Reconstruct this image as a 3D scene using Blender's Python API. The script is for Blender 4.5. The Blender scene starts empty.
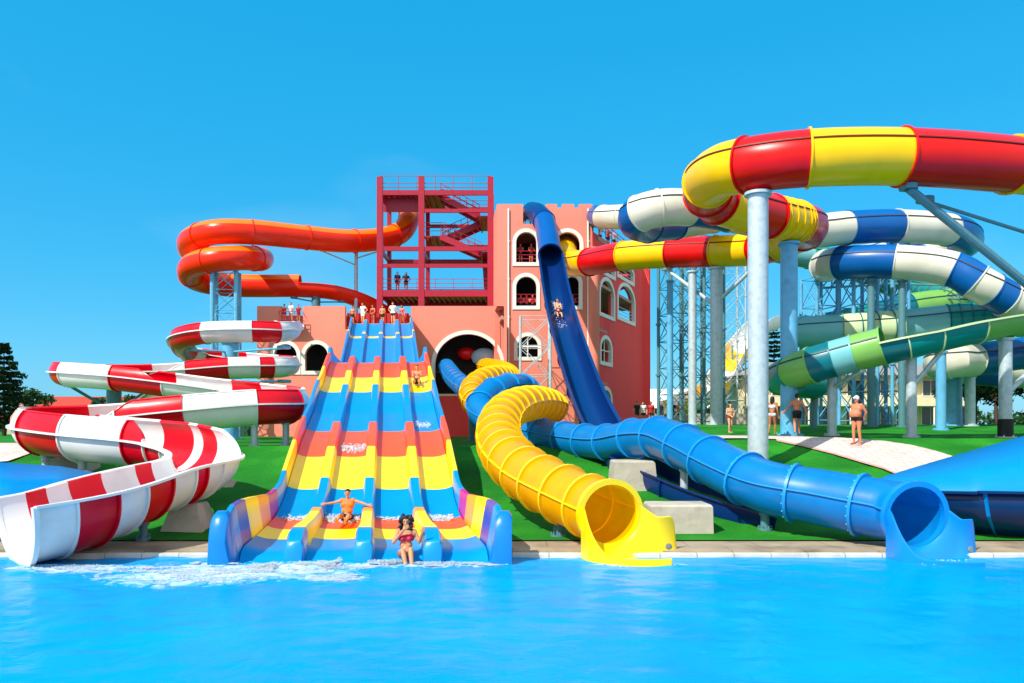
import bpy, bmesh, math, random
from mathutils import Vector, Matrix
random.seed(7)
PI = math.pi
SC = bpy.context.scene
COL = SC.collection
# ------------------------------------------------------------------ camera
F, CX, HY, CZ = 782.0, 512.0, 428.0, 2.8     # focal length in pixels, optical centre, horizon row, eye height above the pool
def at(px, py, d):
    "world point that lies d metres in front of the camera in the direction of a measured picture position"
    return Vector(((px - CX) * d / F, d, CZ + (HY - py) * d / F))
cam = bpy.data.cameras.new('camera'); camo = bpy.data.objects.new('camera', cam); COL.objects.link(camo)
camo.location = (0, 0, CZ); camo.rotation_euler = (PI / 2, 0, 0)
cam.sensor_width = 36; cam.lens = F / 1024 * 36
cam.shift_y = (HY - 341.5) / 1024
cam.clip_start = 0.1; cam.clip_end = 3000
SC.camera = camo
SC.view_settings.view_transform = 'Standard'; SC.view_settings.look = 'None'
SC.view_settings.exposure = 0; SC.view_settings.gamma = 1
# ------------------------------------------------------------------ helpers
def lin(h):
    h = h.lstrip('#'); o = []
    for i in (0, 2, 4):
        c = int(h[i:i + 2], 16) / 255
        o.append(c / 12.92 if c <= .04045 else ((c + .055) / 1.055) ** 2.4)
    return tuple(o)
def sm(a, b, x):
    t = min(1, max(0, (x - a) / (b - a))); return t * t * (3 - 2 * t)
def tag(o, label=None, cat=None, group=None, kind=None):
    if label: o['label'] = label
    if cat: o['category'] = cat
    if group: o['group'] = group
    if kind: o['kind'] = kind
    return o
def thing(name, label, cat, loc=(0, 0, 0), group=None, rz=0):
    o = bpy.data.objects.new(name, None); COL.objects.link(o); o.empty_display_size = .2
    o.location = loc; o.rotation_euler = (0, 0, rz)
    return tag(o, label, cat, group)
def obj(name, me, mats, parent=None, smooth=None):
    "link a mesh; world-space geometry keeps its place under a thing's base"
    if isinstance(me, bmesh.types.BMesh):
        b = me; me = bpy.data.meshes.new(name); b.to_mesh(me); b.free()
    if not isinstance(mats, (list, tuple)): mats = [mats]
    for m in mats: me.materials.append(m)
    if smooth is not None:
        for p in me.polygons: p.use_smooth = True
        if smooth > 0: me.set_sharp_from_angle(angle=math.radians(smooth))
    o = bpy.data.objects.new(name, me); COL.objects.link(o)
    if parent:
        o.parent = parent
        root = parent
        M = Matrix.Identity(4)
        while root:
            M = Matrix.LocRotScale(root.location, root.rotation_euler, root.scale) @ M; root = root.parent
        me.transform(M.inverted())
    return o
def based(name, me, mats, base, smooth=None):
    "a top-level thing that is one mesh, origin at base"
    o = obj(name, me, mats, None, smooth); base = Vector(base)
    o.data.transform(Matrix.Translation(-base)); o.location = base
    return o
def rawmesh(name, vs, fs, mi=None):
    me = bpy.data.meshes.new(name); me.from_pydata([tuple(v) for v in vs], [], fs)
    if mi: me.polygons.foreach_set('material_index', mi)
    me.update(); return me
def box(bm, c, s, rz=0, bev=0, rot=None):
    M = Matrix.Translation(c) @ (rot.to_4x4() if rot else Matrix.Rotation(rz, 4, 'Z')) @ Matrix.Diagonal((s[0], s[1], s[2], 1))
    g = bmesh.ops.create_cube(bm, size=1, matrix=M)
    if bev: bmesh.ops.bevel(bm, geom=list({e for v in g['verts'] for e in v.link_edges}), offset=bev, segments=2, affect='EDGES')
def bar(bm, a, b, r, n=8, r2=None):
    a = Vector(a); b = Vector(b); d = b - a; L = d.length
    if L < 1e-5: return
    M = Matrix.Translation((a + b) / 2) @ d.to_track_quat('Z', 'Y').to_matrix().to_4x4()
    bmesh.ops.create_cone(bm, cap_ends=True, segments=n, radius1=r, radius2=r if r2 is None else r2, depth=L, matrix=M)
def beam(bm, a, b, w, h):
    a = Vector(a); b = Vector(b); d = b - a
    q = d.to_track_quat('Y', 'Z')
    M = Matrix.Translation((a + b) / 2) @ q.to_matrix().to_4x4() @ Matrix.Diagonal((w, d.length, h, 1))
    bmesh.ops.create_cube(bm, size=1, matrix=M)
def ball(bm, c, r, sub=2, s=(1, 1, 1), rot=None):
    M = Matrix.Translation(c) @ (rot.to_4x4() if rot else Matrix.Identity(4)) @ Matrix.Diagonal((r * s[0], r * s[1], r * s[2], 1))
    bmesh.ops.create_icosphere(bm, subdivisions=sub, radius=1, matrix=M)
def BM(): return bmesh.new()
# ------------------------------------------------------------------ materials
MATS = {}
def mat(name, col, rough=.4, var=.06, scale=3., coat=0., metal=0., bump=0., bscale=40., spec=.5, stain=None, stain_amt=0., translucent=0., stretch=None, joints=None):
    if name in MATS: return MATS[name]
    m = bpy.data.materials.new(name); m.use_nodes = True; nt = m.node_tree; N = nt.nodes; L = nt.links
    b = N['Principled BSDF']; c = lin(col) if isinstance(col, str) else col
    tc = N.new('ShaderNodeTexCoord'); mp = N.new('ShaderNodeMapping'); L.new(tc.outputs['Object'], mp.inputs['Vector'])
    if stretch: mp.inputs['Scale'].default_value = stretch
    nz = N.new('ShaderNodeTexNoise'); nz.inputs['Scale'].default_value = scale; nz.inputs['Detail'].default_value = 5
    L.new(mp.outputs[0], nz.inputs['Vector'])
    r1 = N.new('ShaderNodeMapRange'); r1.inputs[1].default_value = .25; r1.inputs[2].default_value = .75
    r1.inputs[3].default_value = 1 - var; r1.inputs[4].default_value = 1 + var; L.new(nz.outputs[0], r1.inputs[0])
    mul = N.new('ShaderNodeMix'); mul.data_type = 'RGBA'; mul.blend_type = 'MULTIPLY'; mul.inputs[0].default_value = 1
    mul.inputs[6].default_value = (*c, 1); L.new(r1.outputs[0], mul.inputs[7]); out = mul.outputs[2]
    if stain:
        n2 = N.new('ShaderNodeTexNoise'); n2.inputs['Scale'].default_value = scale * .6; n2.inputs['Detail'].default_value = 8
        L.new(mp.outputs[0], n2.inputs['Vector'])
        rr = N.new('ShaderNodeMapRange'); rr.inputs[1].default_value = .52; rr.inputs[2].default_value = .75
        rr.inputs[4].default_value = stain_amt; L.new(n2.outputs[0], rr.inputs[0])
        mx = N.new('ShaderNodeMix'); mx.data_type = 'RGBA'; L.new(rr.outputs[0], mx.inputs[0]); L.new(out, mx.inputs[6])
        mx.inputs[7].default_value = (*lin(stain), 1); out = mx.outputs[2]
    if joints:
        bt = N.new('ShaderNodeTexBrick'); L.new(tc.outputs['Object'], bt.inputs['Vector']); bt.offset = .5
        bt.inputs['Scale'].default_value = 1; bt.inputs['Brick Width'].default_value = joints[0]; bt.inputs['Row Height'].default_value = joints[1]; bt.inputs['Mortar Size'].default_value = .012
        bt.inputs['Color1'].default_value = (1, 1, 1, 1); bt.inputs['Color2'].default_value = (.9, .9, .9, 1); bt.inputs['Mortar'].default_value = (.5, .47, .43, 1)
        mj = N.new('ShaderNodeMix'); mj.data_type = 'RGBA'; mj.blend_type = 'MULTIPLY'; mj.inputs[0].default_value = 1; L.new(out, mj.inputs[6]); L.new(bt.outputs[0], mj.inputs[7]); out = mj.outputs[2]
    L.new(out, b.inputs['Base Color'])
    r2 = N.new('ShaderNodeMapRange'); r2.inputs[3].default_value = rough * .8; r2.inputs[4].default_value = min(1, rough * 1.25)
    L.new(nz.outputs[0], r2.inputs[0]); L.new(r2.outputs[0], b.inputs['Roughness'])
    b.inputs['Metallic'].default_value = metal; b.inputs['Coat Weight'].default_value = coat; b.inputs['Coat Roughness'].default_value = .08
    b.inputs['Specular IOR Level'].default_value = spec
    if bump:
        nb = N.new('ShaderNodeTexNoise'); nb.inputs['Scale'].default_value = bscale; nb.inputs['Detail'].default_value = 4; L.new(mp.outputs[0], nb.inputs['Vector'])
        bp = N.new('ShaderNodeBump'); bp.inputs['Strength'].default_value = bump; bp.inputs['Distance'].default_value = .02
        L.new(nb.outputs[0], bp.inputs['Height']); L.new(bp.outputs[0], b.inputs['Normal'])
    if translucent:
        tr = N.new('ShaderNodeBsdfTranslucent'); L.new(out, tr.inputs['Color'])
        mxs = N.new('ShaderNodeMixShader'); mxs.inputs[0].default_value = translucent
        o = N['Material Output']; L.new(b.outputs[0], mxs.inputs[1]); L.new(tr.outputs[0], mxs.inputs[2]); L.new(mxs.outputs[0], o.inputs[0])
    MATS[name] = m; return m
def gel(name, col, rough=.3, coat=.1, **k):       # glossy fibreglass gelcoat, slightly weathered
    return mat('gelcoat ' + name, col, rough, .07, 1.1, coat=coat, bump=.012, bscale=2, spec=.28, **k)
RED = gel('red', '#d8001c'); WHITE = gel('white', '#e4e5e2', stain='#a8a698', stain_amt=.45)
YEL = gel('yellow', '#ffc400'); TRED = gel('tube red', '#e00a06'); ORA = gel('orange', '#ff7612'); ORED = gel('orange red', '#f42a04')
BLU = gel('blue', '#0a70c4'); DBLU = gel('deep blue', '#063d86'); SBLU = gel('sky blue', '#0682d0')
CREAM = gel('cream', '#dcd6c2', stain='#b0a890', stain_amt=.35); NBLU = gel('royal blue', '#05589f')
TEAL = gel('teal', '#0a8a86'); DTEAL = gel('dark teal', '#086a78'); LTEAL = gel('light teal', '#6fb6bc'); GRN = gel('slide green', '#78b257'); PGRN = gel('pale green', '#c8dca8')
TYEL = mat('translucent yellow', '#fcc000', .3, .08, 2.5, coat=.15, translucent=.42)
TBLU = mat('translucent blue', '#0582cc', .3, .1, 2.5, coat=.15, translucent=.25)
LBLUE = gel('lane blue', '#0088cc'); LYEL = gel('lane yellow', '#ffd800'); LRED = gel('lane orange red', '#f75200'); MAG = gel('magenta', '#b3148a'); LORA = gel('pale orange', '#f79a2a')
STEEL = mat('galvanised steel', '#bccbd0', .42, .12, 6, metal=.2, stain='#6f8187', stain_amt=.4)
BSTEEL = mat('blue painted steel', '#62aed4', .4, .1, 4, stain='#2f6f92', stain_amt=.4)
TSTEEL = mat('dull teal steel', '#4f7f88', .45, .1, 6)
RSTEEL = mat('crimson painted steel', '#a40a2c', .42, .08, 4)
DSTEEL = mat('dark seam', '#3a2a26', .6)
CONC = mat('concrete', '#b5ae9f', .85, .16, 2.5, bump=.3, bscale=14, stain='#6f6858', stain_amt=.75)
WTRIM = mat('white painted trim', '#ece6dc', .6, .04, 3)
SALM = mat('salmon render', '#ea8976', .85, .07, .5, bump=.14, bscale=25, stain='#c9705a', stain_amt=.55, spec=.2, stretch=(1, 1, .28))
SHADE_RED = mat('shade red render', '#ff5552', .85, .07, .5, bump=.14, bscale=25, stain='#dd3e44', stain_amt=.55, spec=.2, stretch=(1, 1, .28))  # salmon wall's shade put into the colour, for side wing and base boards
DARK = mat('interior shade', '#1c1a1a', .8)
# ------------------------------------------------------------------ terrain
def gz(x, y):
    t = min(1, max(0, (y - 18) / 11.5))
    z = .15 + 1.95 * t ** 1.7
    z += sm(4, 9, x) * (.3 * sm(21, 27, y) + .6 * sm(30, 46, y))
    return z
# ------------------------------------------------------------------ swept slides
def spline(pts, step=.25):
    "centripetal Catmull-Rom through pts, evenly resampled; returns samples and the sample index of every control point"
    P = [2 * pts[0] - pts[1]] + list(pts) + [2 * pts[-1] - pts[-2]]
    dense, marks = [], []
    for i in range(1, len(P) - 2):
        p0, p1, p2, p3 = P[i - 1:i + 3]
        t0 = 0; t1 = t0 + max(1e-3, (p1 - p0).length) ** .5; t2 = t1 + max(1e-3, (p2 - p1).length) ** .5; t3 = t2 + max(1e-3, (p3 - p2).length) ** .5
        marks.append(len(dense))
        for k in range(24):
            t = t1 + (t2 - t1) * k / 24
            a1 = (t1 - t) / (t1 - t0) * p0 + (t - t0) / (t1 - t0) * p1
            a2 = (t2 - t) / (t2 - t1) * p1 + (t - t1) / (t2 - t1) * p2
            a3 = (t3 - t) / (t3 - t2) * p2 + (t - t2) / (t3 - t2) * p3
            b1 = (t2 - t) / (t2 - t0) * a1 + (t - t0) / (t2 - t0) * a2
            b2 = (t3 - t) / (t3 - t1) * a2 + (t - t1) / (t3 - t1) * a3
            dense.append((t2 - t) / (t2 - t1) * b1 + (t - t1) / (t2 - t1) * b2)
    marks.append(len(dense)); dense.append(P[-2].copy())
    for _ in range(10):     # relax kinks
        d2 = dense[:]
        for i in range(1, len(dense) - 1): d2[i] = dense[i] * .5 + (dense[i - 1] + dense[i + 1]) * .25
        dense = d2
    S = [0]
    for i in range(1, len(dense)): S.append(S[-1] + (dense[i] - dense[i - 1]).length)
    n = max(4, round(S[-1] / step)); out = []; j = 0
    for k in range(n + 1):
        s = S[-1] * k / n
        while j < len(S) - 2 and S[j + 1] < s: j += 1
        f = (s - S[j]) / max(1e-6, S[j + 1] - S[j]); out.append(dense[j].lerp(dense[j + 1], min(1, f)))
    return out, [round(S[m] / S[-1] * n) for m in marks], S[-1] / n
class Sweep:
    def __init__(s, ctrl, r, step=.25):
        s.pts, s.mk, s.ds = spline([at(*c[:3]) for c in ctrl], step)
        n = len(s.pts); s.T = []; s.S = []; s.U = []
        for i in range(n):
            t = (s.pts[min(n - 1, i + 1)] - s.pts[max(0, i - 1)]).normalized()
            sd = t.cross(Vector((0, 0, 1)))
            if sd.length < .05 and s.S: sd = s.S[-1].copy()
            sd.normalize(); s.T.append(t); s.S.append(sd); s.U.append(sd.cross(t))
        for _ in range(6):
            s.S = [(s.S[max(0, i - 1)] + s.S[i] * 2 + s.S[min(n - 1, i + 1)]).normalized() for i in range(n)]
        s.U = [s.S[i].cross(s.T[i]).normalized() for i in range(n)]
        s.S = [s.T[i].cross(s.U[i]).normalized() for i in range(n)]
        s.n = n
        s.r = (lambda i: r) if not callable(r) else r
        # curvature sign: + turns right
        s.turn = []
        for i in range(n):
            a, b = max(0, i - 4), min(n - 1, i + 4)
            s.turn.append(s.T[a].cross(s.T[b]).z * -1 / max(1, b - a) / s.ds)
    def p(s, i, ang, r):
        return s.pts[i] + (s.S[i] * math.cos(ang) + s.U[i] * math.sin(ang)) * r
    def shell(s, i0, i1, a0, a1, r0, r1, m=28, caps=True):
        "thick shell between radii r0 (inner) and r1 (outer) offsets; a0,a1 = functions of i giving left / right rim angles (radians)"
        vs, fs = [], []
        K = 2 * (m + 1)
        for i in range(i0, i1 + 1):
            A, B = a0(i), a1(i)
            for k in range(m + 1): vs.append(s.p(i, A + (B - A) * k / m, s.r(i) + r1))
            for k in range(m, -1, -1): vs.append(s.p(i, A + (B - A) * k / m, s.r(i) + r0))
        for q in range(i1 - i0):
            for k in range(K):
                a = q * K + k; b = q * K + (k + 1) % K
                fs.append((a, b, b + K, a + K))
        if caps:
            for q in (0, i1 - i0):
                for k in range(m):
                    f = (q * K + k, q * K + k + 1, q * K + K - 2 - k, q * K + K - 1 - k)
                    fs.append(f if q else f[::-1])
        return rawmesh('shell', vs, fs)
    def tube(s, i0, i1, dr=0., thick=.03, m=28, single=False, top=None):
        vs, fs, mi = [], [], []
        for L, rr in ((0, dr), (1, dr - thick)):
            if L and single: break
            o = len(vs)
            for i in range(i0, i1 + 1):
                for k in range(m): vs.append(s.p(i, 2 * PI * k / m, s.r(i) + rr))
            for q in range(i1 - i0):
                for k in range(m):
                    a = o + q * m + k; b = o + q * m + (k + 1) % m
                    fs.append((a, b, b + m, a + m) if L == 0 else (b, a, a + m, b + m))
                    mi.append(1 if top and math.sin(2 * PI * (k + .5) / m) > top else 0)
        if not single:
            h = (i1 - i0 + 1) * m
            for q in (0, i1 - i0):
                for k in range(m):
                    a = q * m + k; b = q * m + (k + 1) % m
                    fs.append((a, b, b + h, a + h) if q else (b, a, a + h, b + h)); mi.append(0)
        return rawmesh('tube', vs, fs, mi)
    def strip(s, i0, i1, angs, ri, ro, w):
        "flat strips running along the slide at given angle(s)"
        vs, fs = [], []
        for ang in angs:
            o = len(vs)
            for i in range(i0, i1 + 1):
                a = ang(i) if callable(ang) else ang
                da = w / max(.1, s.r(i)) / 2
                vs += [s.p(i, a - da, s.r(i) + ri), s.p(i, a - da, s.r(i) + ro), s.p(i, a + da, s.r(i) + ro), s.p(i, a + da, s.r(i) + ri)]
            for q in range(i1 - i0):
                for k in range(4):
                    a = o + q * 4 + k; b = o + q * 4 + (k + 1) % 4
                    fs.append((a, b, b + 4, a + 4))
            e = o + (i1 - i0) * 4
            fs += [(o + 3, o + 2, o + 1, o), (e, e + 1, e + 2, e + 3)]
        return rawmesh('strip', vs, fs)
    def ring(s, i, w, ri, ro, a0=None, a1=None, m=28):
        "flange ring of width w round the slide at sample i"
        vs, fs = [], []; full = a0 is None
        A, B = (0, 2 * PI) if full else (a0, a1); cnt = m if full else m + 1
        for dx in (-w / 2, w / 2):
            for rr in (ri, ro):
                for k in range(cnt):
                    vs.append(s.p(i, A + (B - A) * k / m, s.r(i) + rr) + s.T[i] * dx)
        for k in range(m):
            k2 = (k + 1) % cnt
            for a, b in ((1, 3), (3, 2), (2, 0), (0, 1)):
                fs.append((a * cnt + k, a * cnt + k2, b * cnt + k2, b * cnt + k))
        if not full:
            for k in (0, m): fs.append((k, cnt + k, 3 * cnt + k, 2 * cnt + k))
        return rawmesh('ring', vs, fs)
def cuts_of(sw, ctrl, seq, length):
    "section list [(i0,i1,material)] : colour changes at control points that name a colour, else alternate every `length` metres"
    marks = [(sw.mk[k], c[3]) for k, c in enumerate(ctrl) if len(c) > 3]
    if not marks or marks[0][0] != 0: marks.insert(0, (0, seq[0]))
    out = []
    for k, (i, m) in enumerate(marks):
        e = marks[k + 1][0] if k + 1 < len(marks) else sw.n - 1
        L = (e - i) * sw.ds; n = max(1, round(L / length))
        if n > 1 and n % 2 == 0 and k + 1 < len(marks) and marks[k + 1][1] is m: pass
        j0 = seq.index(m) if m in seq else 0
        for q in range(n):
            a = i + (e - i) * q // n; b = i + (e - i) * (q + 1) // n
            if b > a: out.append((a, b, m if q == 0 else seq[(j0 + q) % len(seq)]))
    return out
def closed_slide(root, sw, secs, seam=True, flange_mat=None, thick=.03, single=False, top=None, topmat=None, every=None, seam_ang=.42, fw=.06, fo=.06):
    for a, b, m in secs:
        t = obj('tube_section', sw.tube(a, b, 0, thick, single=single, top=top), [m, topmat] if topmat else m, root, 35)
        if seam:
            for g_ in (seam_ang, PI - seam_ang): obj('seam', sw.strip(a, b, (g_,), -.005, .035, .05), DSTEEL if seam is True else seam, t)
        rg = [a] if every is None else list(range(a, b, every))
        for i in rg:
            if i > 0: obj('joint_flange', sw.ring(i, fw, -.005, fo), flange_mat or m, t, 35)
# ================================================================== supports
FOOT_BLOCKS = []
def post(px, d, r, top_z, label, m=None, group='steel posts under the slides', arms=(), base=None, foot=True, collar=True):
    x = (px - CX) * d / F; z0 = gz(x, d) - .05 if base is None else base
    t = thing('support_post', label, 'support post', (x, d, z0), group)
    m = m or STEEL
    b = BM(); bar(b, (x, d, z0), (x, d, top_z), r, 20); obj('post_shaft', b, m, t, 40)
    if foot:
        b = BM(); bar(b, (x, d, z0), (x, d, z0 + .1), r * 1.7, 16)
        for k in range(6): bar(b, (x + r * 1.4 * math.cos(k), d + r * 1.4 * math.sin(k), z0 + .1), (x + r * 1.4 * math.cos(k), d + r * 1.4 * math.sin(k), z0 + .16), .025, 6)
        obj('base_plate', b, m, t, 30)
    if collar:
        b = BM(); bar(b, (x, d, top_z - .06), (x, d, top_z + .03), r * 1.35, 16); obj('top_flange', b, m, t, 30)
    for a in arms:
        b = BM(); bar(b, (x, d, a[0]), a[1], a[2] if len(a) > 2 else r * .45, 10)
        bar(b, Vector(a[1]) - Vector((0, 0, .04)), Vector(a[1]) + Vector((0, 0, .12)), r * .8, 10); obj('bracket_arm', b, m, t, 35)
    return t
def lattice(px, d, w, z1, label, m=None, group='lattice towers holding the slides', z0=None, bay=1.7, r=.09, br=.03, rz=.3, seed=0):
    x = (px - CX) * d / F; z0 = gz(x, d) - .05 if z0 is None else z0; m = m or BSTEEL
    t = thing('lattice_tower', label, 'lattice tower', (x, d, z0), group)
    cs = [(x + w / 2 * 1.414 * math.cos(rz + PI / 4 + k * PI / 2), d + w / 2 * 1.414 * math.sin(rz + PI / 4 + k * PI / 2)) for k in range(4)]
    for c in cs:
        b = BM(); bar(b, (*c, z0), (*c, z1), r, 10)
        for q in range(1, int((z1 - z0) / 3.4)): bar(b, (*c, z0 + q * 3.4 - .06), (*c, z0 + q * 3.4 + .06), r * 1.7, 10)
        obj('leg', b, m, t, 35)
    b = BM(); n = max(1, round((z1 - z0 - .3) / bay)); h = (z1 - z0 - .3) / n
    for k in range(4):
        p, q = cs[k], cs[(k + 1) % 4]
        for i in range(n + 1): bar(b, (*p, z0 + .3 + i * h), (*q, z0 + .3 + i * h), br, 6)
        for i in range(n):
            bar(b, (*p, z0 + .3 + i * h), (*q, z0 + .3 + (i + 1) * h), br, 6)
            bar(b, (*q, z0 + .3 + i * h), (*p, z0 + .3 + (i + 1) * h), br, 6)
    obj('cross_bracing', b, m, t)
    return t
def footing(x0, x1, d, y_top, label, depth=1.2, taper=.12):
    "concrete block seen between columns x0..x1, top at row y_top"
    a = at(x0, y_top, d); c = at(x1, y_top, d); zt = a.z; cx = (a.x + c.x) / 2; w = c.x - a.x
    zb = min(gz(cx, d), gz(cx, d + depth)) - .25
    vs = []
    for z, e in ((zb, 0), (zt - .05, taper), (zt, taper + .04)):
        for sx, y in ((-1, d), (1, d), (1, d + depth), (-1, d + depth)):
            vs.append((cx + sx * (w / 2 - e), y + (e if y == d else -e), z))
    fs = [(3, 2, 1, 0), (8, 9, 10, 11)]
    for q in (0, 4):
        for k in range(4): fs.append((q + k, q + (k + 1) % 4, q + 4 + (k + 1) % 4, q + 4 + k))
    o = based('concrete_footing', rawmesh('footing', vs, fs), CONC, (cx, d, zb))
    tag(o, label, 'concrete block', 'concrete footings on the lawn'); return o

# ================================================================== red and white open slide
RW = [(284, 321, 63, WHITE), (291, 324, 55), (291, 328, 49), (287, 330, 46.3), (280, 330.5, 45.2), (277, 331, 45, RED), (252, 330.5, 44.3, WHITE), (206, 332, 44.4, RED), (184, 337, 45.5), (181, 344, 48),
      (188, 351, 51, WHITE), (203, 355, 53, RED), (240, 359, 53, WHITE), (272, 362, 51, RED), (286, 363.5, 48.5, WHITE), (288, 365, 46), (279, 366, 44.2), (270, 366.3, 43.8, RED), (257, 366.5, 43.4, WHITE), (228, 367, 43, RED), (185, 370.5, 42.5, WHITE),
      (150, 372.5, 42, RED), (105, 373, 41.4, WHITE), (76, 372.5, 40.3, RED), (65, 372, 38.9), (70, 373, 37.5, WHITE), (120, 377, 36.8, RED), (170, 383, 36.4, WHITE), (223, 390, 36.3, RED), (250, 393.5, 35.8, WHITE),
      (276, 397, 35, RED), (289, 399.5, 33.6, WHITE), (291, 402, 32.2), (285, 404, 31, RED), (252, 405, 30.2, WHITE), (189, 411, 29.7, RED), (123, 418, 29.6, WHITE), (85, 421, 29.4, RED), (54, 423, 28.8),
      (45, 424.5, 27.7, WHITE), (40, 426.5, 26.4), (46, 429, 25.5, RED), (80, 434, 24.6, WHITE), (144, 440, 23.8, RED), (172, 443.5, 23.3, WHITE), (177, 445, 23, RED), (190, 448, 22.5, WHITE), (203, 453, 21.7), (204, 458, 20.9), (192, 461.5, 20.2, WHITE), (179, 464, 19.8, RED), (163, 467.5, 19.35, WHITE), (133, 475.5, 18.5, RED), (104, 484, 17.7, WHITE), (78, 491, 17.1, RED), (50, 497, 16.6, WHITE), (14, 503, 16.1)]
def trough_slide(root, sw, secs, raise_deg=44, thr=.09, win=3.1, rimmat=WHITE, low=0., flange=None, base_a=0.):
    n = sw.n; W = int(win / sw.ds)
    L = [0.] * n; R = [0.] * n
    for i in range(n):
        if sw.turn[i] > thr:
            for j in range(max(0, i - W), min(n, i + W + 1)): L[j] = 1.
        if sw.turn[i] < -thr:
            for j in range(max(0, i - W), min(n, i + W + 1)): R[j] = 1.
    if low:      # near the end no raised bank
        for i in range(int(n - low / sw.ds), n): L[i] = R[i] = 0
    k = max(1, int(.45 / sw.ds))
    def blur(A):
        return [sum(A[max(0, i - k):i + k + 1]) / len(A[max(0, i - k):i + k + 1]) for i in range(n)]
    L = blur(L); R = blur(R); ra = math.radians(raise_deg)
    a0 = lambda i: -PI - L[i] * ra - base_a
    a1 = lambda i: R[i] * ra + base_a
    for a, b, m in secs:
        t = obj('trough_section', sw.shell(a, b, a0, a1, -.05, 0, 24), m, root, 35)
        obj('rim_flange', sw.strip(a, b, (.0,), -.004, .13, .05), rimmat, t)
        obj('rim_flange', sw.strip(a, b, (PI,), -.004, .13, .05), rimmat, t)
        obj('rim_lip', sw.strip(a, b, (lambda i: a0(i) + .01,), -.06, .03, .05), m, t); obj('rim_lip', sw.strip(a, b, (lambda i: a1(i) - .01,), -.06, .03, .05), m, t)
        if a: obj('joint_flange', sw.ring(a, .05, -.005, .055, a0(a) + .02, a1(a) - .02, 24), flange or m, t, 35)
    return a0, a1
t = thing('open_slide', 'winding red and white striped open trough slide zigzagging down from the castle roof', 'water slide', (-10.5, 17, gz(-10.5, 17)))
sw = Sweep(RW, .78, .22); nn = sw.n
sw.r = lambda i: .66 + .19 * sm(.6, .85, i / nn) + .46 * sm(.93, 1, i / nn)
secs = cuts_of(sw, RW, [RED, WHITE], 40)
rwa = trough_slide(t, sw, secs, low=6.)
i = sw.n - 1
# exit apron of the red and white slide: thick front frame on the near side, running down into the water
i = sw.n - 1; obj('exit_plate', sw.ring(i, .1, -.06, .1, rwa[0](i), rwa[1](i), 24), WHITE, t, 35)
pq = sw.p(i - 3, -PI / 2 + .55 * (1 if sw.S[i].x > 0 else -1), sw.r(i) - .055); nv_ = (sw.pts[i - 3] - pq).normalized()
b = BM(); ball(b, pq, .07, 2, (1.3, .9, .12), nv_.to_track_quat('Z', 'Y').to_matrix()); obj('maker_plate', b, mat('grey plate', '#7f8a80', .4), t, 0)
RWS = sw
# posts of the red and white slide
def under(sw, frac_or_mark, dz=0): return sw.pts[sw.mk[frac_or_mark]] + Vector((0, 0, dz))
for mk, lab in ((52, 'short dark teal post beside the water under the lowest red and white trough'),):
    p = sw.pts[sw.mk[mk]]; post(CX + p.x * F / p.y + 8, p.y, .1, p.z - sw.r(sw.mk[mk]) + .0, lab, TSTEEL)
for mk, lab in ((41, 'stubby post under the leftmost red and white hairpin'), (42, 'small post under the white stretch of the lower left trough'), (34, 'white post under the second lowest red and white pass, left of the castle wall'), (33, 'grey post under the right hairpin of the red and white slide'), (50, 'stubby post on a sloped concrete block under the lowest red and white hairpin')):
    p = sw.pts[sw.mk[mk]]; post(CX + p.x * F / p.y, p.y, .13, p.z - sw.r(sw.mk[mk]) + .0, lab, STEEL)

# ================================================================== orange slide
OR = [(408, 207, 73), (408, 222, 72), (400, 233, 71), (380, 239, 69.5), (345, 241, 67), (300, 237, 64.5), (250, 232, 62.5), (215, 232, 62), (193, 239, 63.5), (191, 249, 66.5), (208, 257, 69), (235, 259, 70),
      (255, 259, 69), (262, 259, 66.5), (254, 258.5, 63.9), (236, 258, 62), (212, 260, 61.6), (194, 265, 62.6), (190, 274, 64.6), (201, 281, 66.8), (225, 285, 68), (260, 286, 68.4), (300, 286, 68.6), (335, 289, 69), (360, 297, 69.8), (376, 306, 70.8), (390, 316, 72)]
t = thing('tube_slide', 'glossy orange spiral tube slide leaving the crimson steel tower', 'water slide', (-24, 57, gz(-24, 57)))
sw = Sweep(OR, .98, .4)
e = sw.mk[22]
k = 0; a = 0; secs = []
while a < e:
    b_ = e if e - a < 17 else a + 11; secs.append((a, b_, ORED)); a = b_
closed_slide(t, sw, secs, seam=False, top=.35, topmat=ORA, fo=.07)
for a, b_ in ((e, (e + sw.n - 1) // 2), ((e + sw.n - 1) // 2, sw.n - 1)):
    q = obj('trough_section', sw.shell(a, b_, lambda i: -PI - .1, lambda i: .1, -.05, 0, 20), ORED, t, 35)
    [obj('rim_flange', sw.strip(a, b_, (g_,), -.004, .12, .06), ORED, q) for g_ in (.1, PI - .1)]
ORS = sw

# ================================================================== red and yellow tube
RY = [(566, 246, 65, YEL), (566, 256, 61), (573, 263, 57, YEL), (590, 262, 53, TRED), (624, 256, 49.5, YEL), (670, 253, 47.5, TRED), (716, 251.5, 45.5, YEL), (757, 249, 43.5, TRED), (782, 242, 41, YEL), (803, 232, 38.6, TRED), (808, 226, 36.2), (795, 222, 34.4, YEL), (768, 216, 33, TRED), (742, 209, 32, YEL), (718, 201, 31.2, TRED), (708, 193, 30.2, TRED),
      (709, 181, 28.6, YEL), (722, 171, 27.2), (742, 166, 26.2, TRED), (806, 158.5, 25.2, YEL), (903, 157, 25.2, TRED), (1012, 165, 25.8, YEL), (1075, 175, 27.2, TRED), (1120, 186, 29.5)]
t = thing('tube_slide', 'big red and yellow banded closed tube sweeping across the upper right', 'water slide', (8, 27, gz(8, 27)))
sw = Sweep(RY, .9, .25)
nn = sw.n
secs = cuts_of(sw, RY, [TRED, YEL], 99)
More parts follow.
